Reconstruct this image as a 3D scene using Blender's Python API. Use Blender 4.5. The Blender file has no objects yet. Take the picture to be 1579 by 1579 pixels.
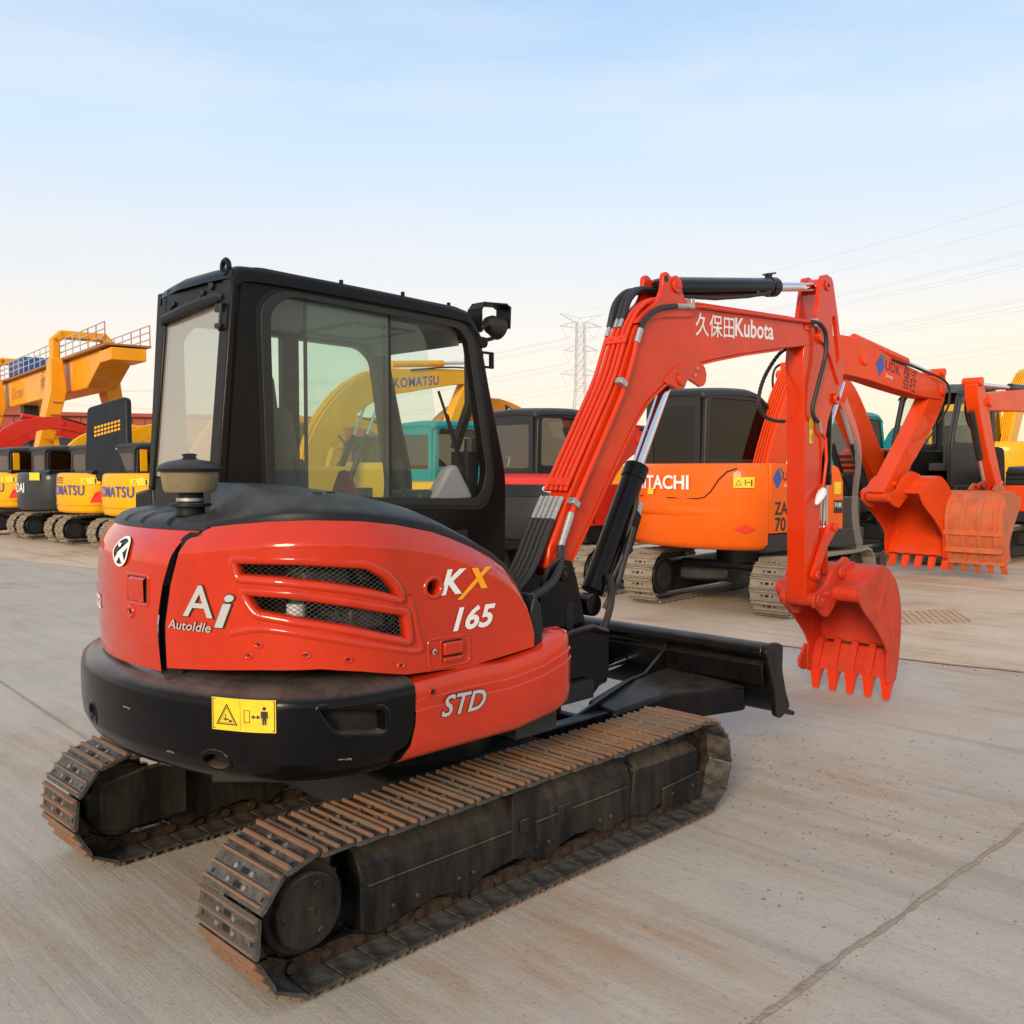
import bpy, bmesh, math, random
from mathutils import Vector, Matrix
R = math.radians
random.seed(7)
sc = bpy.context.scene
COL = sc.collection

# ------------------------------------------------------------------ camera
cam_d = bpy.data.cameras.new('camera'); cam = bpy.data.objects.new('camera', cam_d); COL.objects.link(cam)
cam.location = (0, 0, 1.838); cam.rotation_euler = (R(90 - 2.652), 0, 0)
cam_d.sensor_width = 36; cam_d.lens = 36 * 1457 / 1579
cam_d.clip_start = 0.05; cam_d.clip_end = 4000
sc.camera = cam
# ------------------------------------------------------------------ sky + sun
SUN_EL, SUN_AZ = R(20), R(200)          # azimuth measured clockwise from +Y: low sun behind the camera, a little left
w = bpy.data.worlds.new('World'); sc.world = w; w.use_nodes = True
nt = w.node_tree; nt.nodes.clear()
def wn(t, **k):
    n = nt.nodes.new(t)
    for a, b in k.items(): setattr(n, a, b)
    return n
sky = wn('ShaderNodeTexSky', sky_type='NISHITA'); sky.sun_disc = False
sky.sun_elevation = SUN_EL; sky.sun_rotation = SUN_AZ
sky.air_density = 1.0; sky.dust_density = 3.0; sky.ozone_density = 1.0
bg = wn('ShaderNodeBackground'); bg.inputs[1].default_value = 0.15
out = wn('ShaderNodeOutputWorld')
# thin evening haze: a pale cream veil that thickens towards the horizon, all the way round
tc = wn('ShaderNodeTexCoord'); sx = wn('ShaderNodeSeparateXYZ')
ab = wn('ShaderNodeMath', operation='ABSOLUTE')
rp = wn('ShaderNodeValToRGB')
e = rp.color_ramp.elements
e[0].position = 0.0; e[0].color = (.68, .50, .37, 1)
e[1].position = 1.0; e[1].color = (.30, .36, .45, 1)
for p, c in ((0.05, (6.2, 5.1, 4.1)), (0.12, (5.6, 5.05, 4.5)), (0.19, (4.8, 4.85, 4.9)), (0.32, (3.6, 4.5, 5.5)), (0.45, (2.45, 3.65, 5.2)), (0.62, (2.8, 3.5, 4.4))):
    x = e.new(p); x.color = (c[0] / 10, c[1] / 10, c[2] / 10, 1)
vsc = wn('ShaderNodeVectorMath', operation='SCALE'); vsc.inputs[3].default_value = 10.0
fac = wn('ShaderNodeMix', data_type='RGBA'); fac.inputs[0].default_value = 0.9
L = nt.links.new
L(tc.outputs['Generated'], sx.inputs[0]); L(sx.outputs[2], ab.inputs[0]); L(ab.outputs[0], rp.inputs[0])
L(sky.outputs[0], fac.inputs[6]); L(rp.outputs[0], vsc.inputs[0]); 
cmap = wn('ShaderNodeMapping'); cmap.inputs['Scale'].default_value = (1.6, 1.6, 9.0); L(tc.outputs['Generated'], cmap.inputs[0])
cn = wn('ShaderNodeTexNoise'); cn.inputs['Scale'].default_value = 1.3; cn.inputs['Detail'].default_value = 5; cn.inputs['Roughness'].default_value = 0.55; L(cmap.outputs[0], cn.inputs['Vector'])
cr_ = wn('ShaderNodeMapRange'); cr_.inputs[1].default_value = 0.46; cr_.inputs[2].default_value = 0.72; cr_.inputs[4].default_value = 0.34; L(cn.outputs[0], cr_.inputs[0])
cl = wn('ShaderNodeMix', data_type='RGBA'); cl.inputs[7].default_value = (5.6, 5.2, 4.9, 1)
L(cr_.outputs[0], cl.inputs[0]); L(vsc.outputs[0], cl.inputs[6]); 
# the evening glow lies low on the right
sx2 = wn('ShaderNodeMapRange'); sx2.inputs[1].default_value = 0.0; sx2.inputs[2].default_value = 0.7; L(sx.outputs[0], sx2.inputs[0])
sz2 = wn('ShaderNodeMapRange'); sz2.inputs[1].default_value = 0.17; sz2.inputs[2].default_value = 0.03; sz2.inputs[4].default_value = 0.8; L(ab.outputs[0], sz2.inputs[0])
gm = wn('ShaderNodeMath', operation='MULTIPLY'); L(sx2.outputs[0], gm.inputs[0]); L(sz2.outputs[0], gm.inputs[1])
gl = wn('ShaderNodeMix', data_type='RGBA'); gl.inputs[7].default_value = (6.6, 4.9, 3.0, 1); L(gm.outputs[0], gl.inputs[0]); L(cl.outputs[2], gl.inputs[6]); L(gl.outputs[2], fac.inputs[7]); L(fac.outputs[2], bg.inputs[0]); L(bg.outputs[0], out.inputs[0])
sd = bpy.data.lights.new('sun', 'SUN'); sd.energy = 2.5; sd.angle = R(18); sd.color = (1.0, 0.80, 0.56)
sun = bpy.data.objects.new('sun', sd); COL.objects.link(sun)
sdir = Vector((math.sin(SUN_AZ) * math.cos(SUN_EL), math.cos(SUN_AZ) * math.cos(SUN_EL), math.sin(SUN_EL)))
sun.rotation_euler = sdir.to_track_quat('Z', 'Y').to_euler(); sun.location = sdir * 50
sc.view_settings.view_transform = 'Standard'; sc.view_settings.look = 'None'
sc.view_settings.exposure = 0.36; sc.view_settings.gamma = 1.0; sc.view_settings.use_curve_mapping = False
sc.cycles.use_denoising = True; sc.cycles.max_bounces = 8; sc.cycles.transparent_max_bounces = 16

# ------------------------------------------------------------------ materials
def mat(name, col, rough=0.5, metal=0.0, coat=0.0, var=0.0, vscale=6.0, col2=None, dust=0.0, dustcol=(0.33, 0.28, 0.22), bump=0.0, bscale=80.0, spec=0.5, topdust=0.0):
    m = bpy.data.materials.new(name); m.use_nodes = True
    n = m.node_tree; b = n.nodes['Principled BSDF']; lk = n.links.new
    b.inputs['Roughness'].default_value = rough; b.inputs['Metallic'].default_value = metal
    b.inputs['Coat Weight'].default_value = coat; b.inputs['Coat Roughness'].default_value = 0.035
    b.inputs['Specular IOR Level'].default_value = spec
    b.inputs['Base Color'].default_value = (*col, 1)
    src = None
    if var or dust or bump or topdust:
        t = n.nodes.new('ShaderNodeTexCoord')
    if var:
        nz = n.nodes.new('ShaderNodeTexNoise'); nz.inputs['Scale'].default_value = vscale; nz.inputs['Detail'].default_value = 8; nz.inputs['Roughness'].default_value = 0.65
        lk(t.outputs['Object'], nz.inputs['Vector'])
        rp = n.nodes.new('ShaderNodeValToRGB'); rp.color_ramp.elements[0].position = 0.35; rp.color_ramp.elements[1].position = 0.68
        c2 = col2 or tuple(c * (1 - var) for c in col)
        rp.color_ramp.elements[0].color = (*col, 1); rp.color_ramp.elements[1].color = (*c2, 1)
        lk(nz.outputs[0], rp.inputs[0]); src = rp.outputs[0]
        mr = n.nodes.new('ShaderNodeMapRange'); mr.inputs[3].default_value = max(0.02, rough - 0.12); mr.inputs[4].default_value = min(1, rough + 0.15)
        lk(nz.outputs[0], mr.inputs[0]); lk(mr.outputs[0], b.inputs['Roughness'])
    if dust or topdust:
        nz = n.nodes.new('ShaderNodeTexNoise'); nz.inputs['Scale'].default_value = 3.1; nz.inputs['Detail'].default_value = 10; nz.inputs['Roughness'].default_value = 0.7
        mp = n.nodes.new('ShaderNodeMapping'); mp.inputs['Scale'].default_value = (2.2, 2.2, 0.5)
        lk(t.outputs['Object'], mp.inputs[0]); lk(mp.outputs[0], nz.inputs['Vector'])
        r2 = n.nodes.new('ShaderNodeMapRange'); r2.inputs[1].default_value = 0.42; r2.inputs[2].default_value = 0.75; r2.inputs[4].default_value = dust
        lk(nz.outputs[0], r2.inputs[0]); f = r2.outputs[0]
        if topdust:
            g = n.nodes.new('ShaderNodeNewGeometry'); s = n.nodes.new('ShaderNodeSeparateXYZ'); lk(g.outputs['Normal'], s.inputs[0])
            r3 = n.nodes.new('ShaderNodeMapRange'); r3.inputs[1].default_value = 0.45; r3.inputs[2].default_value = 0.95; r3.inputs[4].default_value = topdust
            lk(s.outputs[2], r3.inputs[0])
            ml = n.nodes.new('ShaderNodeMath'); ml.operation = 'MULTIPLY_ADD'; ml.use_clamp = True
            m2 = n.nodes.new('ShaderNodeMapRange'); m2.inputs[1].default_value = 0.3; m2.inputs[2].default_value = 0.6; m2.inputs[3].default_value = 0.25
            lk(nz.outputs[0], m2.inputs[0]); lk(r3.outputs[0], ml.inputs[0]); lk(m2.outputs[0], ml.inputs[1]); lk(f, ml.inputs[2]); f = ml.outputs[0]
        mx = n.nodes.new('ShaderNodeMix'); mx.data_type = 'RGBA'; lk(f, mx.inputs[0])
        if src: lk(src, mx.inputs[6])
        else: mx.inputs[6].default_value = (*col, 1)
        mx.inputs[7].default_value = (*dustcol, 1); src = mx.outputs[2]
    if src: lk(src, b.inputs['Base Color'])
    if bump:
        nb = n.nodes.new('ShaderNodeTexNoise'); nb.inputs['Scale'].default_value = bscale; nb.inputs['Detail'].default_value = 6
        lk(t.outputs['Object'], nb.inputs['Vector'])
        bp = n.nodes.new('ShaderNodeBump'); bp.inputs['Strength'].default_value = bump; bp.inputs['Distance'].default_value = 0.01
        lk(nb.outputs[0], bp.inputs['Height']); lk(bp.outputs[0], b.inputs['Normal'])
    return m
def glass(name, tint, refl=0.12, film=0.0, filmcol=(0.6, 0.55, 0.5)):
    m = bpy.data.materials.new(name); m.use_nodes = True
    n = m.node_tree; n.nodes.clear(); lk = n.links.new
    o = n.nodes.new('ShaderNodeOutputMaterial'); t = n.nodes.new('ShaderNodeBsdfTransparent'); t.inputs[0].default_value = (*tint, 1)
    g = n.nodes.new('ShaderNodeBsdfGlossy'); g.inputs['Roughness'].default_value = 0.02
    lw = n.nodes.new('ShaderNodeLayerWeight'); lw.inputs[0].default_value = 0.5
    pw = n.nodes.new('ShaderNodeMath'); pw.operation = 'POWER'; pw.inputs[1].default_value = 5.0; lk(lw.outputs['Facing'], pw.inputs[0])
    ad = n.nodes.new('ShaderNodeMath'); ad.operation = 'MULTIPLY_ADD'; ad.use_clamp = True; ad.inputs[1].default_value = 0.6; ad.inputs[2].default_value = refl
    lk(pw.outputs[0], ad.inputs[0])
    mx = n.nodes.new('ShaderNodeMixShader'); lk(ad.outputs[0], mx.inputs[0]); lk(t.outputs[0], mx.inputs[1]); lk(g.outputs[0], mx.inputs[2])
    res = mx.outputs[0]
    if film:
        d = n.nodes.new('ShaderNodeBsdfDiffuse'); d.inputs[0].default_value = (*filmcol, 1)
        nz = n.nodes.new('ShaderNodeTexNoise'); nz.inputs['Scale'].default_value = 2.5; nz.inputs['Detail'].default_value = 8
        tcn = n.nodes.new('ShaderNodeTexCoord'); lk(tcn.outputs['Object'], nz.inputs['Vector'])
        mr = n.nodes.new('ShaderNodeMapRange'); mr.inputs[3].default_value = film * 0.7; mr.inputs[4].default_value = film * 1.3; lk(nz.outputs[0], mr.inputs[0])
        m2 = n.nodes.new('ShaderNodeMixShader'); lk(mr.outputs[0], m2.inputs[0]); lk(res, m2.inputs[1]); lk(d.outputs[0], m2.inputs[2]); res = m2.outputs[0]
    lk(res, o.inputs[0]); return m

M = dict(
 red=mat('red_paint', (0.56, 0.028, 0.002), 0.24, coat=0.85, var=0.2, vscale=2.2, dust=0.5, topdust=0.03, dustcol=(0.42, 0.022, 0.003), spec=0.12),
 boomred=mat('boom_red_paint', (0.66, 0.035, 0.003), 0.32, coat=0.5, var=0.16, vscale=2.5, dust=0.4, topdust=0.03, dustcol=(0.5, 0.028, 0.004), spec=0.12),
 pipered=mat('pipe_red_paint', (0.66, 0.038, 0.008), 0.45, spec=0.35),
 buckred=mat('bucket_red_paint', (0.60, 0.034, 0.008), 0.48, var=0.35, vscale=4, dust=0.22, dustcol=(0.36, 0.13, 0.075), spec=0.35),
 black=mat('black_paint', (0.003, 0.003, 0.004), 0.22, coat=0.1, var=0.3, vscale=4, dust=0.015, topdust=0.75, dustcol=(0.14, 0.10, 0.08), spec=0.15),
 cabblack=mat('cab_black_paint', (0.006, 0.0054, 0.005), 0.36, coat=0.06, dust=0.03, dustcol=(0.1, 0.08, 0.065), spec=0.13),
 cover=mat('black_hood_plastic', (0.010, 0.012, 0.016), 0.42, var=0.3, vscale=3, dust=0.06, topdust=0.42, dustcol=(0.13, 0.128, 0.12), bump=0.05, bscale=300, spec=0.25),
 dark=mat('dark_rubber', (0.012, 0.012, 0.012), 0.6),
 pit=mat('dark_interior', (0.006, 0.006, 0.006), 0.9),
 hose=mat('black_hose', (0.016, 0.015, 0.015), 0.5, bump=0.2, bscale=150),
 frame=mat('track_frame_black', (0.008, 0.008, 0.009), 0.5, var=0.4, vscale=6, dust=0.30, topdust=0.9, dustcol=(0.16, 0.125, 0.085), bump=0.15, bscale=60, spec=0.2),
 shoe=mat('track_steel', (0.028, 0.027, 0.026), 0.5, metal=0.3, var=0.5, vscale=14, col2=(0.12, 0.11, 0.095), dust=0.5, dustcol=(0.22, 0.185, 0.145), bump=0.35, bscale=90),
 rust=mat('grouser_rust', (0.27, 0.10, 0.033), 0.65, var=0.6, vscale=22, col2=(0.13, 0.09, 0.06), dust=0.35, dustcol=(0.3, 0.22, 0.145), bump=0.4, bscale=120),
 link=mat('oily_link_steel', (0.03, 0.025, 0.021), 0.42, metal=0.5, var=0.6, vscale=20, col2=(0.1, 0.06, 0.035), bump=0.4, bscale=70),
 blade=mat('blade_black_paint', (0.004, 0.004, 0.005), 0.32, coat=0.1, var=0.4, vscale=5, dust=0.06, topdust=0.28, dustcol=(0.13, 0.105, 0.085), spec=0.2),
 soil=mat('caked_soil', (0.10, 0.078, 0.05), 0.95, var=.4, vscale=20),
 scuff=mat('scuffed_paint', (0.2, 0.2, 0.2), 0.5, var=.6, vscale=30, col2=(.05, .05, .05)),
 bolt=mat('bolt_steel', (0.36, 0.33, 0.29), 0.5, metal=0.5, var=0.4, vscale=40),
 chrome=mat('chrome', (0.72, 0.73, 0.77), 0.09, metal=1.0),
 zinc=mat('zinc_fitting', (0.5, 0.5, 0.48), 0.4, metal=0.7, var=0.3, vscale=60),
 white=mat('white_vinyl', (0.78, 0.77, 0.75), 0.45),
 silver=mat('silver_vinyl', (0.44, 0.44, 0.44), 0.4),
 orange_v=mat('orange_vinyl', (0.9, 0.36, 0.0), 0.45),
 yellow_v=mat('yellow_vinyl', (0.85, 0.6, 0.02), 0.45, var=0.15, vscale=20),
 black_v=mat('black_vinyl', (0.012, 0.012, 0.012), 0.5),
 blue_v=mat('blue_vinyl', (0.03, 0.07, 0.34), 0.45),
 red_v=mat('red_vinyl', (0.75, 0.02, 0.015), 0.4),
 green_v=mat('green_vinyl', (0.02, 0.2, 0.07), 0.45),
 bowl=mat('smoky_bowl_plastic', (0.25, 0.195, 0.11), 0.3, var=0.3, vscale=12),
 seat=mat('grey_seat_cloth', (0.07, 0.068, 0.065), 0.85),
 liner=mat('grey_headliner', (0.24, 0.24, 0.24), 0.8),
 engine=mat('engine_grey', (0.075, 0.073, 0.07), 0.5, metal=0.4, var=0.6, vscale=20),
 clothred=mat('red_cloth', (0.5, 0.015, 0.02), 0.9),
 glass=glass('cab_glass', (0.89, 0.955, 0.92), 0.03, 0.025, (0.62, 0.68, 0.62)),
 rglass=glass('rear_glass', (0.82, 0.88, 0.8), 0.34, 0.16, (0.66, 0.53, 0.42)),
 dglass=glass('dark_tinted_glass', (0.045, 0.045, 0.045), 0.05),
 mglass=glass('machine_glass', (0.2, 0.22, 0.2), 0.15),
)

# rusty bars differ from shoe to shoe
_n = M['rust'].node_tree; _b = _n.nodes['Principled BSDF']; _src = _b.inputs['Base Color'].links[0].from_socket
_oi = _n.nodes.new('ShaderNodeObjectInfo'); _mr = _n.nodes.new('ShaderNodeMapRange'); _mr.inputs[1].default_value = .3; _mr.inputs[2].default_value = 1; _mr.inputs[4].default_value = .8
_mx = _n.nodes.new('ShaderNodeMix'); _mx.data_type = 'RGBA'; _mx.inputs[7].default_value = (.12, .098, .078, 1)
_n.links.new(_oi.outputs['Random'], _mr.inputs[0]); _n.links.new(_mr.outputs[0], _mx.inputs[0]); _n.links.new(_src, _mx.inputs[6]); _n.links.new(_mx.outputs[2], _b.inputs['Base Color'])

# ------------------------------------------------------------------ mesh helpers
def link(o, parent=None):
    COL.objects.link(o)
    if parent is not None: o.parent = parent
    return o
def empty(name, loc, rz=0.0, label=None, cat=None, group=None, kind=None, scale=1.0):
    o = link(bpy.data.objects.new(name, None)); o.location = loc; o.rotation_euler = (0, 0, R(rz)); o.scale = (scale,) * 3
    o.empty_display_size = 0.2
    return tag(o, label, cat, group, kind)
def tag(o, label=None, cat=None, group=None, kind=None):
    if label: o['label'] = label
    if cat: o['category'] = cat
    if group: o['group'] = group
    if kind: o['kind'] = kind
    return o
class MB:
    def __init__(s): s.v = []; s.f = []; s.mi = []; s.cm = 0
    def add(s, vs, fs):
        o = len(s.v); s.v += [tuple(p) for p in vs]
        for f in fs: s.f.append(tuple(i + o for i in f)); s.mi.append(s.cm)
        return s
    def box(s, c, d, rot=None):
        x, y, z = d[0] / 2, d[1] / 2, d[2] / 2
        vs = [Vector((a * x, b * y, g * z)) for a in (-1, 1) for b in (-1, 1) for g in (-1, 1)]
        if rot is not None: vs = [rot @ p for p in vs]
        return s.add([p + Vector(c) for p in vs], [(0, 1, 3, 2), (4, 6, 7, 5), (0, 4, 5, 1), (2, 3, 7, 6), (0, 2, 6, 4), (1, 5, 7, 3)])
    def bx(s, x0, x1, y0, y1, z0, z1): return s.box(((x0 + x1) / 2, (y0 + y1) / 2, (z0 + z1) / 2), (abs(x1 - x0), abs(y1 - y0), abs(z1 - z0)))
    def prism(s, poly, a, b, plane='xz'):
        """poly: 2d points; extruded from a to b along the third axis"""
        def P(p, t):
            return {'xz': (p[0], t, p[1]), 'xy': (p[0], p[1], t), 'yz': (t, p[0], p[1])}[plane]
        n = len(poly)
        ar = sum(poly[i][0] * poly[(i + 1) % n][1] - poly[(i + 1) % n][0] * poly[i][1] for i in range(n))
        flip = (ar < 0) ^ (plane == 'xz') ^ (b < a)
        pl = poly[::-1] if flip else poly
        vs = [P(p, a) for p in pl] + [P(p, b) for p in pl]
        return s.add(vs, [tuple(range(n))[::-1], tuple(range(n, 2 * n))] + [(i, (i + 1) % n, n + (i + 1) % n, n + i) for i in range(n)])
    def cyl(s, p0, p1, r0, r1=None, n=16, caps=True):
        r1 = r0 if r1 is None else r1
        p0, p1 = Vector(p0), Vector(p1); d = (p1 - p0).normalized()
        u = d.orthogonal().normalized(); v = d.cross(u)
        vs = [p0 + (u * math.cos(2 * math.pi * i / n) + v * math.sin(2 * math.pi * i / n)) * r0 for i in range(n)]
        vs += [p1 + (u * math.cos(2 * math.pi * i / n) + v * math.sin(2 * math.pi * i / n)) * r1 for i in range(n)]
        fs = [(i, (i + 1) % n, n + (i + 1) % n, n + i) for i in range(n)]
        if caps: fs += [tuple(range(n))[::-1], tuple(range(n, 2 * n))]
        return s.add(vs, fs)
    def tube(s, path, r, n=8, closed=False):
        P = [Vector(p) for p in path]; m = len(P)
        up = None; rings = []
        for i in range(m):
            t = (P[(i + 1) % m] - P[i - 1]) if (closed or 0 < i < m - 1) else (P[1] - P[0] if i == 0 else P[-1] - P[-2])
            t.normalize()
            up = t.orthogonal().normalized() if up is None else (up - t * up.dot(t)).normalized()
            w_ = t.cross(up); rr = r[i] if isinstance(r, (list, tuple)) else r
            rings += [P[i] + (up * math.cos(2 * math.pi * k / n) + w_ * math.sin(2 * math.pi * k / n)) * rr for k in range(n)]
        fs = []
        for i in range(m if closed else m - 1):
            a, b = i * n, ((i + 1) % m) * n
            fs += [(a + k, a + (k + 1) % n, b + (k + 1) % n, b + k) for k in range(n)]
        if not closed: fs += [tuple(range(n))[::-1], tuple(range((m - 1) * n, m * n))]
        return s.add(rings, fs)
    def grid(s, rows, closed_u=False, flip=False):
        nu = len(rows[0]); vs = [p for r in rows for p in r]; fs = []
        for j in range(len(rows) - 1):
            for i in range(nu if closed_u else nu - 1):
                a, b = j * nu + i, j * nu + (i + 1) % nu
                q = (a, b, b + nu, a + nu); fs.append(q[::-1] if flip else q)
        return s.add(vs, fs)
    def lathe(s, prof, c, axis='z', n=24):
        rows = []
        for r, h in prof:
            ring = []
            for k in range(n):
                a = 2 * math.pi * k / n; p = (r * math.cos(a), r * math.sin(a))
                ring.append({'z': (c[0] + p[0], c[1] + p[1], c[2] + h), 'y': (c[0] + p[0], c[1] + h, c[2] + p[1]), 'x': (c[0] + h, c[1] + p[0], c[2] + p[1])}[axis])
            rows.append(ring)
        return s.grid(rows, True, flip=(axis == 'y'))
    def mesh(s, name, mats, smooth=None):
        me = bpy.data.meshes.new(name); me.from_pydata(s.v, [], s.f); me.update()
        for m_ in (mats if isinstance(mats, (list, tuple)) else [mats]): me.materials.append(m_)
        if any(s.mi): me.polygons.foreach_set('material_index', s.mi)
        if smooth is not None:
            me.polygons.foreach_set('use_smooth', [True] * len(me.polygons)); me.set_sharp_from_angle(angle=R(smooth))
        return me
    def build(s, name, mats, parent=None, smooth=35, bevel=0.0, seg=2):
        me = s.mesh(name, mats, smooth)
        o = link(bpy.data.objects.new(name, me), parent)
        if bevel:
            b = o.modifiers.new('edge', 'BEVEL'); b.width = bevel; b.segments = seg; b.limit_method = 'ANGLE'; b.angle_limit = R(35); b.harden_normals = False
            b.use_clamp_overlap = True
        return o
def lerp(a, b, t): return a + (b - a) * t
def interp(tab, x):
    if x <= tab[0][0]: return tab[0][1]
    for (x0, y0), (x1, y1) in zip(tab, tab[1:]):
        if x <= x1: return lerp(y0, y1, (x - x0) / (x1 - x0))
    return tab[-1][1]
def smoothpoly(pts, k=2, closed=False):
    """Catmull-Rom subdivision of a polyline (any dimension)"""
    n = len(pts); o = []
    for i in range(n if closed else n - 1):
        g = lambda j: pts[j % n] if closed else pts[min(max(j, 0), n - 1)]
        p0, p1, p2, p3 = g(i - 1), g(i), g(i + 1), g(i + 2)
        for q in range(k):
            t = q / k
            o.append(tuple(0.5 * (2 * b + (c - a) * t + (2 * a - 5 * b + 4 * c - d) * t * t + (3 * b - a - 3 * c + d) * t ** 3) for a, b, c, d in zip(p0, p1, p2, p3)))
    if not closed: o.append(tuple(pts[-1]))
    return o
def inpoly(x, y, P):
    c = False; j = len(P) - 1
    for i in range(len(P)):
        if (P[i][1] > y) != (P[j][1] > y) and x < (P[j][0] - P[i][0]) * (y - P[i][1]) / (P[j][1] - P[i][1]) + P[i][0]: c = not c
        j = i
    return c
def roundpoly(P, r, k=4):
    o = []; n = len(P)
    for i in range(n):
        a, b, c = Vector(P[i - 1]), Vector(P[i]), Vector(P[(i + 1) % n])
        rr = r[i] if isinstance(r, (list, tuple)) else r
        d1, d2 = (a - b), (c - b); q = min(rr, d1.length * .48, d2.length * .48)
        if q < 1e-4: o.append(tuple(b)); continue
        p1, p2 = b + d1.normalized() * q, b + d2.normalized() * q
        for t in range(k + 1):
            t /= k; o.append(tuple(p1 * (1 - t) ** 2 + b * 2 * t * (1 - t) + p2 * t * t))
    return o
def ring(mb, outer, inner, a, b, plane='xz'):
    """frame between two outlines with the same number of points"""
    def P(p, t): return {'xz': (p[0], t, p[1]), 'xy': (p[0], p[1], t), 'yz': (t, p[0], p[1])}[plane]
    n = len(outer); vs = [P(p, a) for p in outer] + [P(p, a) for p in inner] + [P(p, b) for p in outer] + [P(p, b) for p in inner]; fs = []
    for i in range(n):
        j = (i + 1) % n
        fs += [(i, j, n + j, n + i), (2 * n + j, 2 * n + i, 3 * n + i, 3 * n + j), (j, i, 2 * n + i, 2 * n + j), (n + i, n + j, 3 * n + j, 3 * n + i)]
    return mb.add(vs, fs)
_tc = {}
def text(body, h, mp, m, parent, name='lettering', shear=0.0, bold=0.0, xs=1.0, space=1.0, label=None, thick=0.0, outline=None):
    """flat lettering of cap height h, each point sent through mp(x, y) -> 3d"""
    key = (body, shear, bold, space)
    if key not in _tc:
        c = bpy.data.curves.new('t', 'FONT'); c.body = body; c.shear = shear; c.offset = bold; c.space_character = space; c.resolution_u = 3
        o = bpy.data.objects.new('t', c); COL.objects.link(o)
        dg = bpy.context.evaluated_depsgraph_get(); dg.update(); me = o.evaluated_get(dg).to_mesh()
        vs = [tuple(v.co) for v in me.vertices]; fs = [tuple(p.vertices) for p in me.polygons]
        o.to_mesh_clear() if False else None
        bpy.data.objects.remove(o); bpy.data.curves.remove(c); _tc[key] = (vs, fs)
    vs, fs = _tc[key]; k = h / 0.69
    x0 = min(v[0] for v in vs) + bold
    mb = MB(); mb.add([mp((v[0] - x0) * k * xs, v[1] * k) for v in vs], fs)
    o = mb.build(name, m, parent, smooth=None)
    if label: o['label'] = label
    return o
def textw(body, h, shear=0.0, bold=0.0, xs=1.0, space=1.0):
    text(body, h, lambda x, y: (x, y, 0), M['white'], None, 'x', shear, bold, xs, space)
    vs = _tc[(body, shear, bold, space)][0]
    o = COL.objects[-1]; bpy.data.objects.remove(o)
    return (max(v[0] for v in vs) - min(v[0] for v in vs)) * h / 0.69 * xs

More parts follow.
